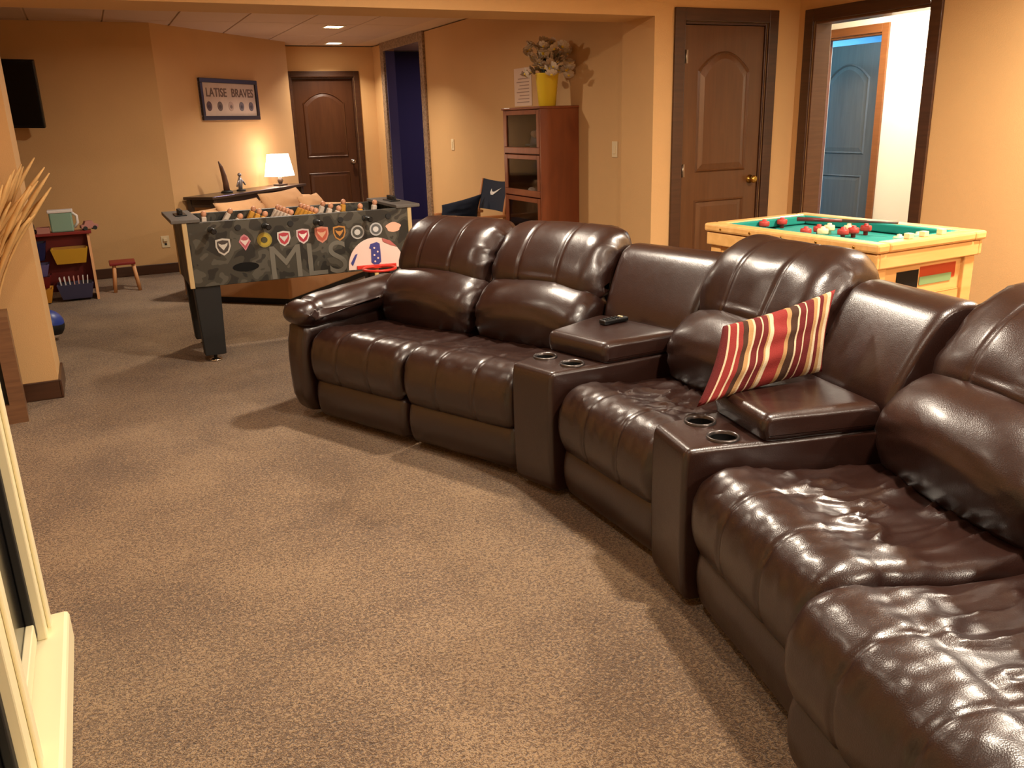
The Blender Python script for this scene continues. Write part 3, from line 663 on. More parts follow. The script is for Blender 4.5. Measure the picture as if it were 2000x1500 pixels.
bm = B(); tube(bm, [(0, 0, 0.02), (-0.005, 0, 0.1), (-0.02, 0, 0.18), (-0.05, 0, 0.27), (-0.085, 0, 0.33)], [0.035, 0.032, 0.028, 0.02, 0.006], 10); obj('horn', bm, M_drift, fg)
bm = B(); lathe(bm, [(0.06, 0), (0.065, 0.01), (0.045, 0.025)], 16); obj('base', bm, M_blackm, fg)
fg = thing('pewter_figurine', 'small silvery figurine beside the horn ornament on the sofa table', 'figurine', wp(0.88, 0.2, 0.75), eang)
bm = B(); lathe(bm, [(0.05, 0), (0.05, 0.012), (0.02, 0.02)], 16); obj('base', bm, M_blackm, fg)
bm = B(); tube(bm, [(-0.01, 0, 0.015), (-0.005, 0, 0.07), (0, 0, 0.11), (0, 0, 0.15)], [0.022, 0.026, 0.03, 0.012], 10); ball(bm, (0.0, 0, 0.172), 0.022); tube(bm, [(0.0, 0, 0.125), (0.05, 0, 0.10), (0.09, 0, 0.06)], [0.012, 0.01, 0.008]); tube(bm, [(0.0, 0, 0.125), (-0.045, 0, 0.09), (-0.07, 0, 0.05)], [0.012, 0.01, 0.008]); obj('body', bm, M_pew, fg)
# framed sign on the angled wall
sg = thing('framed_sign', 'dark framed sign with two words and five round badges on the wall', 'wall sign', wp(1.15, 0.002, 1.50), eang)
sw, shh = 1.06, 0.43
M_frame = mat('sign_frame', (44, 36, 38), 0.4); M_sgn = mat('sign_board', (200, 178, 160), 0.7, var=0.08, vscale=6); M_sgt = mat('sign_ink', (112, 90, 78), 0.7)
bx('board', M_sgn, (-sw / 2, sw / 2, -0.012, 0, 0, shh), sg)
for dm in ((-sw / 2, sw / 2, -0.03, 0, 0, 0.045), (-sw / 2, sw / 2, -0.03, 0, shh - 0.045, shh), (-sw / 2, -sw / 2 + 0.045, -0.03, 0, 0.045, shh - 0.045), (sw / 2 - 0.045, sw / 2, -0.03, 0, 0.045, shh - 0.045)): bx('frame_bar', M_frame, dm, sg, bev=0.004)
for tx_, xx in (('LATISE', -0.24), ('BRAVES', 0.24)):
    me = text_mesh(tx_, 0.125, 0.001, 0.002); me.materials.append(M_sgt); t = bpy.data.objects.new('lettering', me); C.objects.link(t); t.parent = sg; t.location = (xx, -0.0135, 0.245); t.rotation_euler = (R(90), 0, 0)
for k, (xx, cc) in enumerate(((-0.39, (92, 66, 54)), (-0.20, (104, 86, 70)), (0.0, (176, 150, 132)), (0.20, (112, 104, 108)), (0.385, (104, 94, 98)))):
    bm = B(); prism(bm, [(xx + 0.046 * math.cos(a), 0.145 + 0.05 * math.sin(a)) for a in [j * math.pi / 8 for j in range(16)]], -0.0145, -0.011, 'y'); bo = obj('badge', bm, emat(cc), sg)
    bm = B(); prism(bm, [(xx + 0.022 * math.cos(a), 0.14 + 0.02 * math.sin(a)) for a in [j * math.pi / 4 for j in range(8)]], -0.016, -0.011, 'y'); obj('badge_mark', bm, emat(tuple(int(c * .7) for c in cc)), bo)

# ------------------------------------------------------------------ television and toys by the far left wall
tv = thing('television', 'black flat television on a tilted mount on the brown wall', 'television', (-0.70, YT - 0.19, 1.77))
tv.rotation_euler = (R(9), R(2), R(-10))
bx('housing', M_black, (-0.42, 0.42, -0.03, 0.03, -0.295, 0.295), tv, bev=0.008)
bx('screen', M_screen, (-0.40, 0.40, -0.033, -0.029, -0.27, 0.275), tv)
bx('mount_arm', M_blackm, (-0.06, 0.06, 0.03, 0.11, -0.08, 0.08), tv)
ou = thing('wall_outlet', 'white wall outlet with plug low on the brown wall by the corner', 'outlet', (0.60, YT - 0.001, 0.26))
bx('plate', M_plate, (-0.04, 0.04, -0.008, 0, 0, 0.12), ou, bev=0.003); bx('plug', M_plate, (-0.02, 0.02, -0.035, -0.008, 0.065, 0.10), ou, bev=0.006)
for zz in (0.035,): bx('socket', M_blackm, (-0.012, 0.012, -0.0095, -0.006, zz - 0.01, zz + 0.01), ou)
M_red = mat('red_shelf', (128, 32, 26), 0.45); M_pine = mat('pine', (206, 150, 100), 0.55)
binc = {'navy': mat('navy_bin', (30, 32, 78), 0.4), 'yellow': mat('yellow_bin', (206, 156, 44), 0.4), 'lilac': mat('lilac_bin', (112, 100, 150), 0.4), 'maroon': mat('maroon_bin', (120, 34, 30), 0.4), 'orange': mat('amber_bin', (214, 146, 46), 0.4), 'dark': mat('slate_bin', (70, 68, 96), 0.4)}
tor = thing('toy_organizer', 'wooden toy organizer with red top and colored bins by the brown wall', 'toy shelf', (-0.10, 8.42, 0))
# local: x from -0.62 to 0; slanted side boards, bins tilt out toward -y
for x in (-0.64, 0.0):
    bm = B(); prism(bm, [(-0.16, 0), (0.16, 0), (0.16, 0.56), (0.02, 0.56)], x, x + 0.02, 'x'); obj('side_board', bm, M_pine, tor)
bm = B(); box(bm, -0.66, 0.04, 0.0, 0.18, 0.56, 0.585, bev=0.004); obj('top_board', bm, M_red, tor)
bx('back_board', M_red, (-0.62, 0.0, 0.15, 0.16, 0.05, 0.56), tor)
def bin_(x0, x1, y0, z0, m, h=0.13):
    bm = B(); dx, dy = 0.0, 0.0
    def ring(z, gx, gy): return [bm.verts.new((x0 + gx, y0 + gy, z)), bm.verts.new((x1 - gx, y0 + gy, z)), bm.verts.new((x1 - gx, y0 + 0.22 - gy, z)), bm.verts.new((x0 + gx, y0 + 0.22 - gy, z))]
    a, b, c, d = ring(z0, 0.03, 0.03), ring(z0 + h, 0.0, 0.0), ring(z0 + h, 0.012, 0.012), ring(z0 + 0.01, 0.04, 0.04)
    bm.faces.new(a[::-1]); bm.faces.new(d)
    for p, q in ((a, b), (b, c), (c, d)):
        for k in range(4): bm.faces.new((p[k], p[(k + 1) % 4], q[(k + 1) % 4], q[k]))
    o = obj('bin', bm, m, tor); o.rotation_euler = (R(0), 0, 0); return o
bin_(-0.61, -0.33, -0.06, 0.36, binc['navy'], 0.15); bin_(-0.30, -0.01, -0.10, 0.32, binc['yellow'])
bin_(-0.61, -0.33, -0.12, 0.23, binc['lilac'], 0.10); bin_(-0.61, -0.33, -0.14, 0.13, binc['maroon'], 0.10)
bin_(-0.61, -0.33, -0.19, 0.01, binc['orange'], 0.12); bin_(-0.30, -0.01, -0.17, 0.02, binc['dark'], 0.13)
M_pages = mat('paper_white', (222, 214, 208), 0.7); M_pinkp = mat('pink_card', (214, 160, 150), 0.7)
for k in range(7):
    bm = B(); box(bm, -0.004, 0.004, -0.05, 0.05, 0, 0.17, bev=0.001)
    o = obj('picture_book', bm, M_pinkp if k in (3, 4) else M_pages, loc=(-0.35 + k * 0.03, 8.36, 0.036), rot=(0, R(-8 + 2.5 * k), 0))
    tag(o, ['white', 'white', 'white', 'pink', 'pink', 'white', 'white'][k] + ' thin picture book, ' + ['leftmost', 'second from left', 'third from left', 'fourth from left', 'third from right', 'second from right', 'rightmost'][k] + ' in the toy organizer\'s lower bin', 'book', 'picture books in the toy bin')
M_teal = mat('teal_toy', (130, 160, 140), 0.5); M_plum = mat('plum_toy', (70, 50, 54), 0.6); M_rose = mat('rose_toy', (178, 120, 108), 0.6)
o = thing('toy_box', 'pale teal toy box with handle on top of the toy organizer', 'toy', (-0.28, 8.5, 0.585))
bx('case', M_teal, (-0.09, 0.09, -0.06, 0.06, 0, 0.17), o, bev=0.012); bm = B(); tube(bm, [(0.095, 0, 0.03), (0.125, 0, 0.07), (0.125, 0, 0.13), (0.09, 0, 0.16)], 0.012); obj('handle', bm, M_pages, o); bx('lid', M_pages, (-0.1, 0.1, -0.065, 0.065, 0.165, 0.19), o, bev=0.006)
o = thing('plush_toy', 'dark brown plush toy sitting on the toy organizer top', 'toy', (-0.56, 8.5, 0.585))
bm = B(); ball(bm, (0, 0, 0.06), 0.065, 3, (1, .8, .95)); obj('body', bm, M_plum, o); bm = B(); ball(bm, (0.0, -0.01, 0.145), 0.05, 3); ball(bm, (-0.035, 0, 0.19), 0.018); ball(bm, (0.035, 0, 0.19), 0.018); obj('head', bm, M_plum, o)
for sx in (-1, 1): bm = B(); ball(bm, (sx * 0.055, -0.035, 0.02), 0.026, 2, (1, 1.4, .8)); obj('foot', bm, M_plum, o)
o = thing('toy_car', 'small rose colored toy car on the red organizer top', 'toy', (-0.07, 8.5, 0.585), R(15))
bm = B(); prism(bm, [(-0.07, 0.018), (0.07, 0.018), (0.07, 0.045), (0.04, 0.05), (0.025, 0.08), (-0.03, 0.08), (-0.045, 0.05), (-0.07, 0.045)], -0.03, 0.03, 'y'); obj('body', bm, M_rose, o)
for sx in (-.04, .04):
    for sy in (-.03, .03):
        bm = B(); lathe(bm, [(0.018, -0.006), (0.018, 0.006)], 14, M=Matrix.Translation((sx, sy, 0.018)) @ Matrix.Rotation(R(90), 4, 'X')); obj('wheel', bm, M_blackm, o)
o = thing('toy_basket', 'low pinkish open tray on the toy organizer top', 'tray', (-0.43, 8.47, 0.585))
bm = B(); box(bm, -0.05, 0.05, -0.05, 0.05, 0, 0.008)
for dm in ((-0.05, 0.05, -0.05, -0.044, 0.008, 0.05), (-0.05, 0.05, 0.044, 0.05, 0.008, 0.05), (-0.05, -0.044, -0.044, 0.044, 0.008, 0.05), (0.044, 0.05, -0.044, 0.044, 0.008, 0.05)): box(bm, *dm)
obj('tray', bm, M_rose, o)
o = thing('step_stool', 'small pine stool with a red top beside the toy organizer', 'stool', (0.16, 8.62, 0))
bx('seat', M_red, (-0.12, 0.10, -0.12, 0.12, 0.245, 0.27), o, bev=0.006)
for sx in (-1, 1):
    for sy in (-1, 1):
        bm = B(); tube(bm, [(sx * 0.105, sy * 0.105, 0), (sx * 0.08, sy * 0.09, 0.245)], 0.016, 8); obj('leg', bm, M_pine, o)
bl = thing('toy_ball', 'blue black and white toy ball on the carpet behind the column', 'ball', (-0.43, 6.75, 0.11))
bm = B(); bmesh.ops.create_uvsphere(bm, u_segments=28, v_segments=18, radius=0.11)
for f in bm.faces:
    z = f.calc_center_median().z; f.smooth = True; f.material_index = 0 if z > 0.045 else (1 if z > -0.035 else 2)
obj('shell', bm, [mat('ball_blue', (40, 62, 140), 0.4), M_blackm, mat('ball_white', (226, 214, 200), 0.5)], bl, rot=(R(10), R(15), 0))

# ------------------------------------------------------------------ dried grasses in a wooden planter in front of the column
M_bsk = wood('planter_wood', (104, 70, 44), (120, 84, 54), 0.6)
M_straw = mat('dried_straw', (206, 164, 104), 0.8, var=0.15, vscale=12)
dg = thing('dried_grass_planter', 'tall brown planter holding long dried tan grasses at the left edge', 'planter', (-0.60, 4.90, 0), R(4))
bm = B()
for dm in ((-0.12, 0.12, -0.12, 0.12, 0, 0.10), (-0.12, 0.12, -0.12, 0.12, 0.42, 0.55), (-0.12, -0.05, -0.12, -0.10, 0.10, 0.42), (0.05, 0.12, -0.12, -0.10, 0.10, 0.42), (-0.12, 0.12, 0.10, 0.12, 0.10, 0.42), (-0.12, -0.10, -0.10, 0.10, 0.10, 0.42), (0.10, 0.12, -0.10, 0.10, 0.10, 0.42)): box(bm, *dm)
obj('planter_body', bm, M_bsk, dg); bx('slot_shade_panel', M_blackm, (-0.06, 0.06, -0.09, -0.085, 0.10, 0.42), dg)  # black sheet behind the slot paints in the shade of the gap
rr = random.Random(3)
for k in range(46):
    a = rr.uniform(-0.25, 1.0) * 0.75; b = rr.uniform(-0.14, 0.03); h = rr.uniform(0.85, 1.15); x0, y0 = rr.uniform(-0.07, 0.07), rr.uniform(-0.07, 0.07)
    pts = [(x0 + a * t ** 1.6 * 0.55, y0 + b * t, 0.5 + (h - 0.5 + 0.15) * t) for t in [j / 8 for j in range(9)]]
    bm = B(); tube(bm, pts, [0.006] * 5 + [0.009, 0.013, 0.011, 0.003], 6); obj('stalk', bm, M_straw, dg)

# ------------------------------------------------------------------ cream media cabinet at the left
M_crm = mat('cream_paint', (232, 222, 182), 0.5)
mc = thing('media_cabinet', 'cream painted media cabinet with dark glass doors at the left edge', 'cabinet', (-0.30, 2.45, 0))
# local: front face x=0 (faces +x), extends to -x; y from -1.9 to 0
bx('plinth', M_crm, (-0.50, 0.055, -1.95, 0.045, 0, 0.10), mc, bev=0.012)
bx('end_panel', M_crm, (-0.45, -0.02, -0.03, 0.0, 0.10, 1.05), mc, bev=0.004); bx('end_panel', M_crm, (-0.45, -0.02, -1.9, -1.87, 0.10, 1.05), mc, bev=0.004)
bx('top', M_crm, (-0.5, 0.03, -1.95, 0.04, 1.05, 1.09), mc, bev=0.008); bx('back', M_crm, (-0.46, -0.45, -1.87, -0.03, 0.10, 1.05), mc)
for y0, y1 in ((-0.10, 0.012), (-0.72, -0.56), (-1.32, -1.18), (-1.912, -1.80)):
    st = bx('stile', M_crm, (-0.02, 0.006, y0, y1, 0.10, 1.05), mc, bev=0.004)
    bx('bead', M_crm, (0.006, 0.016, (y0 + y1) / 2 - 0.02, (y0 + y1) / 2 + 0.02, 0.11, 1.04), st, bev=0.004)
for y0, y1 in ((-0.56, -0.10), (-1.18, -0.72), (-1.80, -1.32)):
    gd = bx('glass_door', M_screen, (-0.045, -0.035, y0, y1, 0.12, 1.03), mc)
    for a, b, z0, z1 in ((y0, y0 + 0.045, 0.12, 1.03), (y1 - 0.03, y1, 0.12, 1.03), (y0 + 0.045, y1 - 0.03, 0.12, 0.17), (y0 + 0.045, y1 - 0.03, 0.98, 1.03)): bx('door_frame', M_blackm if a > y1 - 0.05 else M_crm, (-0.035, -0.015, a, b, z0, z1), gd, bev=0.003)

# ------------------------------------------------------------------ bookcase with glass doors, things in and on it
M_cherry = wood('cherry_wood', (112, 54, 26), (132, 68, 34), 0.35, (6, 6, 1.2), 0.3)
bc = thing('glass_door_bookcase', 'cherry wood barrister bookcase with stacked glass doors against the wall', 'bookcase', (3.33, 6.31, 0))
bw, bd, bh = 0.70, XR - 3.33 - 0.004, 1.51
bx('side_panel', M_cherry, (0, bd, 0, 0.02, 0, bh - 0.02), bc, bev=0.002); bx('side_panel', M_cherry, (0, bd, bw - 0.02, bw, 0, bh - 0.02), bc, bev=0.002)
bx('top_board', M_cherry, (-0.012, bd, -0.01, bw + 0.01, bh - 0.02, bh), bc, bev=0.005); bx('back_board', M_dkw, (bd - 0.01, bd, 0.02, bw - 0.02, 0.05, bh - 0.02), bc)
bx('base_board', M_cherry, (0.0, bd - 0.01, 0.02, bw - 0.02, 0.0, 0.06), bc)
zs = [0.06, 0.42, 0.78, 1.13, bh - 0.02]
for z0, z1 in zip(zs, zs[1:]):
    bx('shelf', M_cherry, (0.03, bd - 0.01, 0.02, bw - 0.02, z0, z0 + 0.018), bc)
    dr = bx('glass_door', M_cherry, (-0.004, 0.018, 0.022, bw - 0.022, z0 + 0.004, z0 + 0.058), bc, bev=0.005)
    for y0, y1, a, b in ((0.022, 0.07, z0 + 0.058, z1 - 0.004), (bw - 0.07, bw - 0.022, z0 + 0.058, z1 - 0.004), (0.07, bw - 0.07, z1 - 0.042, z1 - 0.004)): bx('door_rail', M_cherry, (-0.004, 0.018, y0, y1, a, b), dr, bev=0.004)
    bx('pane', M_glass, (0.006, 0.010, 0.07, bw - 0.07, z0 + 0.058, z1 - 0.042), dr)
M_slate = mat('slate_blue', (96, 98, 112), 0.6)
o = thing('souvenir_hat', 'grey blue cap-shaped keepsake behind the top glass door', 'keepsake', (3.53, 6.62, 1.149))
bm = B(); lathe(bm, [(0.12, 0.0), (0.125, 0.06), (0.11, 0.13), (0.07, 0.18), (0.02, 0.2)], 24); obj('crown', bm, M_slate, o)
bm = B(); prism(bm, [(-0.05, -0.1), (-0.05, 0.1), (-0.13, 0.09), (-0.16, 0.04), (-0.16, -0.04), (-0.13, -0.09)], 0.05, 0.062, 'z'); obj('brim', bm, M_slate, o)
bm = B(); ball(bm, (-0.10, -0.05, 0.14), 0.035); ball(bm, (-0.10, 0.0, 0.145), 0.028); obj('badge', bm, mat('peach_badge', (214, 168, 140), 0.5), o)
o = thing('keepsake_figure', 'small pale figure behind the second glass door', 'keepsake', (3.46, 6.50, 0.799))
bm = B(); lathe(bm, [(0.06, 0), (0.065, 0.02), (0.03, 0.05), (0.035, 0.11), (0.045, 0.15), (0.02, 0.18)], 18); ball(bm, (0, 0, 0.205), 0.03); obj('body', bm, mat('stone_grey', (120, 108, 92), 0.6), o)
bm = B(); ball(bm, (-0.07, 0.10, 0.03), 0.03, 2, (1, 1.6, 1)); obj('pale_piece', bm, M_hw, o)

vs_ = thing('flower_bucket', 'yellow metal bucket of white flowers and leaves on the bookcase', 'flowers', (3.46, 6.43, bh))
M_yel = mat('yellow_enamel', (238, 204, 50), 0.35); M_leaf = mat('dusty_leaf', (92, 104, 74), 0.6); M_pet = mat('cream_petal', (222, 206, 184), 0.7); M_navyl = mat('dark_foliage', (44, 52, 58), 0.7)
bm = B(); lathe(bm, [(0.065, 0), (0.07, 0.004), (0.094, 0.24), (0.10, 0.246), (0.098, 0.254), (0.09, 0.25), (0.085, 0.2), (0.001, 0.19)], 28, cap=False); obj('bucket', bm, M_yel, vs_)
rr = random.Random(11)
def leafmesh(L, wdt, m):
    bm = B(); N = 6; l = []; r = []
    for i in range(N + 1):
        t = i / N; ww = wdt * math.sin(math.pi * min(0.98, t * 0.9 + 0.06)); z = L * t; y = 0.25 * L * t * t
        l.append(bm.verts.new((-ww, y, z))); r.append(bm.verts.new((ww, y, z)))
    for i in range(N): bm.faces.new((l[i], r[i], r[i + 1], l[i + 1]))
    me = bpy.data.meshes.new('leaf'); bm.to_mesh(me); bm.free(); me.materials.append(m)
    for p in me.polygons: p.use_smooth = True
    return me
leafA, leafB = leafmesh(0.10, 0.02, M_leaf), leafmesh(0.085, 0.024, M_navyl)
def flowermesh():
    bm = B()
    for ring, (n, rad, tilt) in enumerate(((8, 0.036, 70), (6, 0.026, 40))):
        for k in range(n):
            a = 2 * math.pi * k / n + ring * 0.4; Mx = Matrix.Rotation(a, 4, 'Z') @ Matrix.Rotation(R(tilt), 4, 'X')
            q = [Mx @ Vector(p) for p in ((0, 0, 0), (0.013, 0, rad * .5), (0.008, 0.003, rad), (-0.008, 0.003, rad), (-0.013, 0, rad * .5))]
            bm.faces.new([bm.verts.new(p) for p in q])
    ball(bm, (0, 0, 0.004), 0.009, 1, mi=1)
    me = bpy.data.meshes.new('flower'); bm.to_mesh(me); bm.free(); me.materials.append(M_pet); me.materials.append(M_yel); return me
flw = flowermesh()
for k in range(70):
    a = rr.uniform(0, 6.28); rad = rr.uniform(0.03, 0.21); z = 0.275 + rr.uniform(0.02, 0.25) - rad * 0.35
    o = bpy.data.objects.new('flower', flw); C.objects.link(o); o.parent = vs_; o.location = (rad * math.cos(a), rad * math.sin(a), z)
    o.rotation_euler = (rr.uniform(-.8, .8) - 0.3, rr.uniform(-.8, .8) - 0.4, a); s = rr.uniform(1.1, 1.7); o.scale = (s, s, s)
for k in range(80):
    a = rr.uniform(0, 6.28); tl = rr.uniform(0.1, 1.3); low = rr.random() < 0.4
    o = bpy.data.objects.new('leaf', leafB if low else leafA); C.objects.link(o); o.parent = vs_
    o.location = (0.05 * math.cos(a), 0.05 * math.sin(a), (0.23 if low else 0.27) + rr.uniform(0, 0.08)); o.rotation_euler = (-tl, 0, a - math.pi / 2 + math.pi); s = rr.uniform(0.9, 1.8); o.scale = (s, s, s)
bm = B()
for k in range(14):
    a = rr.uniform(0, 6.28); tube(bm, [(0.02 * math.cos(a), 0.02 * math.sin(a), 0.19), (0.05 * math.cos(a), 0.05 * math.sin(a), 0.3), (0.10 * math.cos(a), 0.10 * math.sin(a), 0.40)], 0.0025, 5)
obj('stems', bm, M_leaf, vs_)

# notice, switches
nt_ = thing('wall_notice', 'white printed notice sheet on the wall above the bookcase', 'notice', (XR - 0.001, 7.14, 1.53))
bx('sheet', mat('notice_paper', (226, 200, 178), 0.7), (-0.004, 0, 0, 0.35, 0, 0.33), nt_)
bm = B()
for k in range(8): box(bm, -0.0052, -0.003, 0.05, 0.30 - 0.03 * (k % 3), 0.03 + k * 0.029, 0.038 + k * 0.029)
prism(bm, [(0.175 + 0.02 * math.cos(a), 0.285 + 0.02 * math.sin(a)) for a in [j * math.pi / 6 for j in range(12)]], -0.0052, -0.003, 'x'); obj('print', bm, mat('notice_ink', (170, 140, 124), 0.8), nt_)
for yy, lab in ((5.76, 'ivory light switch on the wall right of the bookcase'), (9.08, 'ivory light switch on the wall beside the mosaic framed opening')):
    o = thing('light_switch', lab, 'light switch', (XR - 0.001, yy, 1.17), group='wall light switches')
    bx('plate', M_plate, (-0.007, 0, -0.038, 0.038, -0.06, 0.06), o, bev=0.003); bx('rocker', M_plate, (-0.013, -0.006, -0.017, 0.017, -0.034, 0.034), o, bev=0.003)

# ------------------------------------------------------------------ folding chair with navy canvas
M_nav = mat('navy_canvas', (22, 30, 48), 0.85, bump=0.2, bscale=120); M_oak = mat('chair_wood', (186, 122, 70), 0.5); M_wht = mat('white_print', (230, 226, 220), 0.6)
ch = thing('canvas_chair', 'wooden armchair with navy canvas back bearing a white swoosh beside the bookcase', 'chair', (3.18, 7.44, 0))
# local: faces -x; back at +x
for sy in (-1, 1):
    y = sy * 0.29
    bm = B(); box(bm, -0.26, 0.24, y - 0.025, y + 0.025, 0.555, 0.58, bev=0.005); obj('armrest', bm, M_oak, ch)
    bm = B(); tube(bm, [(0.20, y, 0.0), (0.20, y, 0.6), (0.26, y, 0.88)], 0.016, 8); obj('rear_leg', bm, M_oak, ch)
    bm = B(); tube(bm, [(-0.22, y, 0.0), (-0.22, y, 0.56)], 0.016, 8); obj('front_leg', bm, M_oak, ch)
    bx('runner', M_oak, (-0.24, 0.22, y - 0.012, y + 0.012, 0.08, 0.11), ch, bev=0.003)
bm = B(); N = 10; fr_ = []; bk_ = []
for i in range(N + 1):
    y = -0.29 + 0.58 * i / N; sag = 0.03 * math.sin(math.pi * i / N); col = []
    for j in range(5):
        z = 0.60 + 0.28 * j / 4; x = 0.20 + 0.06 * max(0, (z - 0.6) / 0.28) + sag; zz = z - (0.018 * math.sin(math.pi * i / N) if j == 4 else 0)
        col.append((x, y, zz))
    fr_.append([bm.verts.new((p[0] - 0.005, p[1], p[2])) for p in col]); bk_.append([bm.verts.new((p[0] + 0.005, p[1], p[2])) for p in col])
for i in range(N):
    for j in range(4): bm.faces.new((fr_[i][j], fr_[i + 1][j], fr_[i + 1][j + 1], fr_[i][j + 1])); bm.faces.new((bk_[i][j], bk_[i][j + 1], bk_[i + 1][j + 1], bk_[i + 1][j]))
    bm.faces.new((fr_[i][4], fr_[i + 1][4], bk_[i + 1][4], bk_[i][4])); bm.faces.new((fr_[i][0], bk_[i][0], bk_[i + 1][0], fr_[i + 1][0]))
bk = obj('canvas_back', bm, M_nav, ch)
# swoosh: the tail points up and to the right of the photograph (-y)
sw_ = [(0.10, 0.79), (0.115, 0.755), (0.10, 0.735), (0.06, 0.735), (-0.02, 0.765), (-0.12, 0.81), (-0.02, 0.782), (0.04, 0.765), (0.08, 0.764), (0.092, 0.775)]
bm = B()
def canx(y, z): return 0.20 + 0.06 * (z - 0.6) / 0.28 + 0.03 * math.sin(math.pi * (y + 0.29) / 0.58)
vv = [bm.verts.new((canx(y, z) - 0.008, y, z)) for y, z in sw_]; v2 = [bm.verts.new((canx(y, z) - 0.004, y, z)) for y, z in sw_]
bm.faces.new(vv); bm.faces.new(v2[::-1])
for k in range(len(vv)): l_ = (k + 1) % len(vv); bm.faces.new((vv[k], v2[k], v2[l_], vv[l_]))
obj('printed_swoosh', bm, M_wht, bk)
bm = B(); box(bm, -0.25, 0.19, -0.27, 0.27, 0.40, 0.50, bev=0.03, seg=3); obj('seat_cushion', bm, M_nav, ch, smooth=True)
slab('canvas_side', ((-0.24, 0.24, 0.50), (0.16, 0.24, 0.50), (-0.22, 0.20, 0.66), (0.2, 0.20, 0.74)), 0.05, ch, M_nav)

# ------------------------------------------------------------------ bumper pool table
M_oakl = wood('light_oak', (214, 160, 92), (228, 176, 108), 0.4, (2, 14, 14))
M_cloth = mat('teal_green_cloth', (14, 132, 120), 0.9, bump=0.15, bscale=300)
M_bred = mat('bumper_red', (176, 52, 44), 0.5); M_bwh = mat('bumper_white', (228, 210, 160), 0.5)
pt = thing('bumper_pool_table', 'light oak bumper pool table with teal green cloth near the right wall', 'pool table', (3.53, 3.34, 0), R(3))
px_, py_ = 0.40, 0.585; zt = 0.82
for s in (-1, 1):
    a, b = sorted((s * px_, s * (px_ - 0.085))); bx('rail', M_oakl, (a, b, -py_, py_, zt - 0.045, zt), pt, bev=0.012)
    a, b = sorted((s * py_, s * (py_ - 0.085))); bx('rail', M_oakl, (-px_ + 0.085, px_ - 0.085, a, b, zt - 0.045, zt), pt, bev=0.012)
    a, b = sorted((s * (px_ - 0.085), s * (px_ - 0.12))); bx('cushion_rail', M_cloth, (a, b, -py_ + 0.085, py_ - 0.085, zt - 0.05, zt - 0.004), pt, bev=0.008)
    a, b = sorted((s * (py_ - 0.085), s * (py_ - 0.12))); bx('cushion_rail', M_cloth, (-px_ + 0.12, px_ - 0.12, a, b, zt - 0.05, zt - 0.004), pt, bev=0.008)
    a, b = sorted((s * (px_ - 0.012), s * (px_ - 0.035))); bx('skirt_board', M_oakl, (a, b, -py_ + 0.012, py_ - 0.012, zt - 0.12, zt - 0.048), pt, bev=0.006)
    a, b = sorted((s * (py_ - 0.012), s * (py_ - 0.035))); bx('skirt_board', M_oakl, (-px_ + 0.035, px_ - 0.035, a, b, zt - 0.12, zt - 0.048), pt, bev=0.006)
    a, b = sorted((s * (px_ - 0.04), s * (px_ - 0.06))); bx('side_panel', M_oakl, (a, b, -py_ + 0.06, py_ - 0.06, 0.42, zt - 0.12), pt, bev=0.003)
    a, b = sorted((s * (py_ - 0.05), s * (py_ - 0.07))); ep = bx('end_panel', M_oakl, (-px_ + 0.06, px_ - 0.06, a, b, 0.42, zt - 0.12), pt, bev=0.003)
    for t in (-1, 1):
        bx('leg', M_oakl, tuple(sorted((s * (px_ - 0.03), s * (px_ - 0.11)))) + tuple(sorted((t * (py_ - 0.03), t * (py_ - 0.11)))) + (0.0, zt - 0.12), pt, bev=0.006)
    if s < 0:
        bx('ball_opening', M_well, (-0.19, -0.03, b - 0.022, a - 0.001, 0.565, 0.665), ep); bx('printed_strip', mat('strip_orange', (226, 92, 48), 0.5), (-0.02, 0.25, b - 0.022, a - 0.002, 0.60, 0.675), ep)
        bx('printed_strip', mat('strip_green', (120, 150, 100), 0.5), (-0.02, 0.22, b - 0.022, a - 0.004, 0.585, 0.625), ep); bx('drawer', M_oakl, (-0.28, 0.28, b - 0.03, a - 0.008, 0.44, 0.54), ep, bev=0.004)
        bm = B(); ball(bm, (0.06, a - 0.02, 0.515), 0.016); obj('drawer_knob', bm, M_bwh, ep)
        bx('printed_strip', MATS['strip_orange'], (-px_ + 0.036, -px_ + 0.04, 0.28, 0.44, 0.6, 0.67), pt)
for k in range(5):
    bm = B(); ball(bm, (0, 0, 0), 0.008, 2, (.5, 1, 1)); obj('screw_cap', bm, M_brass, pt, loc=(-px_ - 0.001, -0.45 + 0.225 * k, zt - 0.025))
bx('bed', M_cloth, (-px_ + 0.05, px_ - 0.05, -py_ + 0.05, py_ - 0.05, zt - 0.075, zt - 0.055), pt)
ZBED = zt - 0.055
for k, (x, y, c) in enumerate(((-0.16, 0.06, 'r'), (-0.10, 0.0, 'w'), (-0.04, -0.08, 'r'), (-0.04, 0.08, 'r'), (0.04, -0.08, 'r'), (0.04, 0.08, 'w'), (0.10, 0.0, 'w'), (0.16, -0.06, 'r'), (-0.08, 0.44, 'r'), (0.06, 0.44, 'r'), (-0.07, -0.44, 'w'), (0.07, -0.44, 'w'))):
    bm = B(); lathe(bm, [(0.012, 0), (0.012, 0.02), (0.027, 0.022), (0.029, 0.03), (0.029, 0.044), (0.026, 0.05), (0.012, 0.052), (0.012, 0.06), (0.004, 0.062)], 18)
    obj('bumper', bm, M_bred if c == 'r' else M_bwh, pt, loc=(x, y, ZBED))
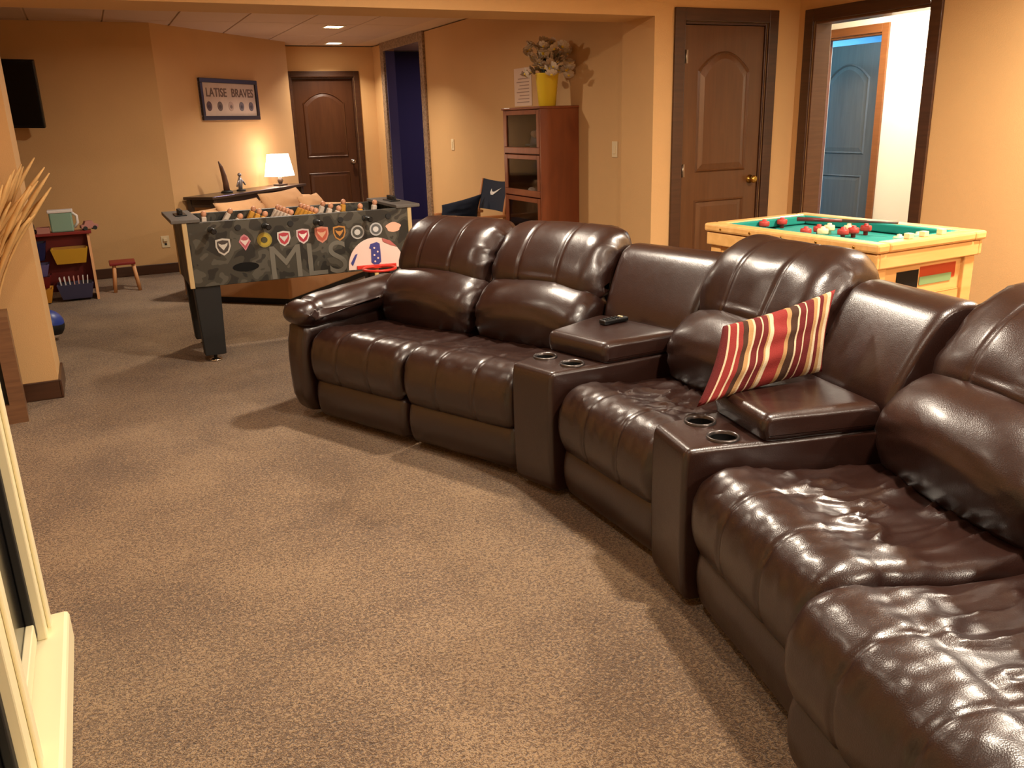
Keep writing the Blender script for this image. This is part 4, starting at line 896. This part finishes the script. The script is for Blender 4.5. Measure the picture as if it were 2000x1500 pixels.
for y in (0.465, -0.465):
    bm = B(); lathe(bm, [(0.001, 0.001), (0.03, 0.001)], 20, cap=False); obj('pocket', bm, M_well, pt, loc=(0, y, ZBED))
ca, sa = math.cos(R(3)), math.sin(R(3))
for k, (x, y, lab) in enumerate(((-0.13, -0.535, 'leftmost'), (-0.02, -0.535, 'middle'), (0.11, -0.535, 'rightmost'))):
    o = bx('chalk_cube', M_bwh, (-0.016, 0.016, -0.016, 0.016, 0, 0.026), bev=0.003, loc=(3.53 + x * ca - y * sa, 3.34 + x * sa + y * ca, zt)); tag(o, lab + ' of three white chalk cubes on the pool table rail', 'chalk', 'chalk cubes on the pool table rail')
o = thing('pool_cue', 'short dark red and brown cue lying across the pool table', 'cue', (3.62, 3.36, ZBED + 0.066), R(-60))
bm = B(); tube(bm, [(-0.26, 0, 0.008), (-0.02, 0, 0.008)], [0.012, 0.009], 10); obj('butt', bm, mat('cue_maroon', (104, 40, 38), 0.4), o)
bm = B(); tube(bm, [(-0.02, 0, 0.008), (0.26, 0, 0.008)], [0.009, 0.006], 10); obj('shaft', bm, mat('cue_dark', (74, 56, 48), 0.4), o)

# ------------------------------------------------------------------ recessed ceiling lamps
LAB = ['square recessed ceiling light nearer the camera in the far room', 'square recessed ceiling light farther back above the chestnut door']
EXTRA = ['recessed ceiling light above the toy corner', 'recessed ceiling light above the pool table', 'recessed ceiling light above the far sofa seats', 'recessed ceiling light above the near sofa seats', 'recessed ceiling light above the open carpet', 'recessed ceiling light above the camera side carpet', 'recessed ceiling light behind the pool table end of the near room', 'recessed ceiling light at the rear of the near room']
for k, (x, y, pw) in enumerate(DOWNLIGHTS):
    o = thing('ceiling_light', (LAB + EXTRA)[k], 'ceiling light', (x, y, CEIL), group='recessed ceiling lights')
    bm = B(); 
    for dm in ((-0.11, 0.11, -0.11, -0.085), (-0.11, 0.11, 0.085, 0.11), (-0.11, -0.085, -0.085, 0.085), (0.085, 0.11, -0.085, 0.085)): box(bm, *dm, -0.008, 0.004)
    obj('trim_ring', bm, M_white, o); bx('lens', M_lens, (-0.085, 0.085, -0.085, 0.085, -0.004, 0.004), o)
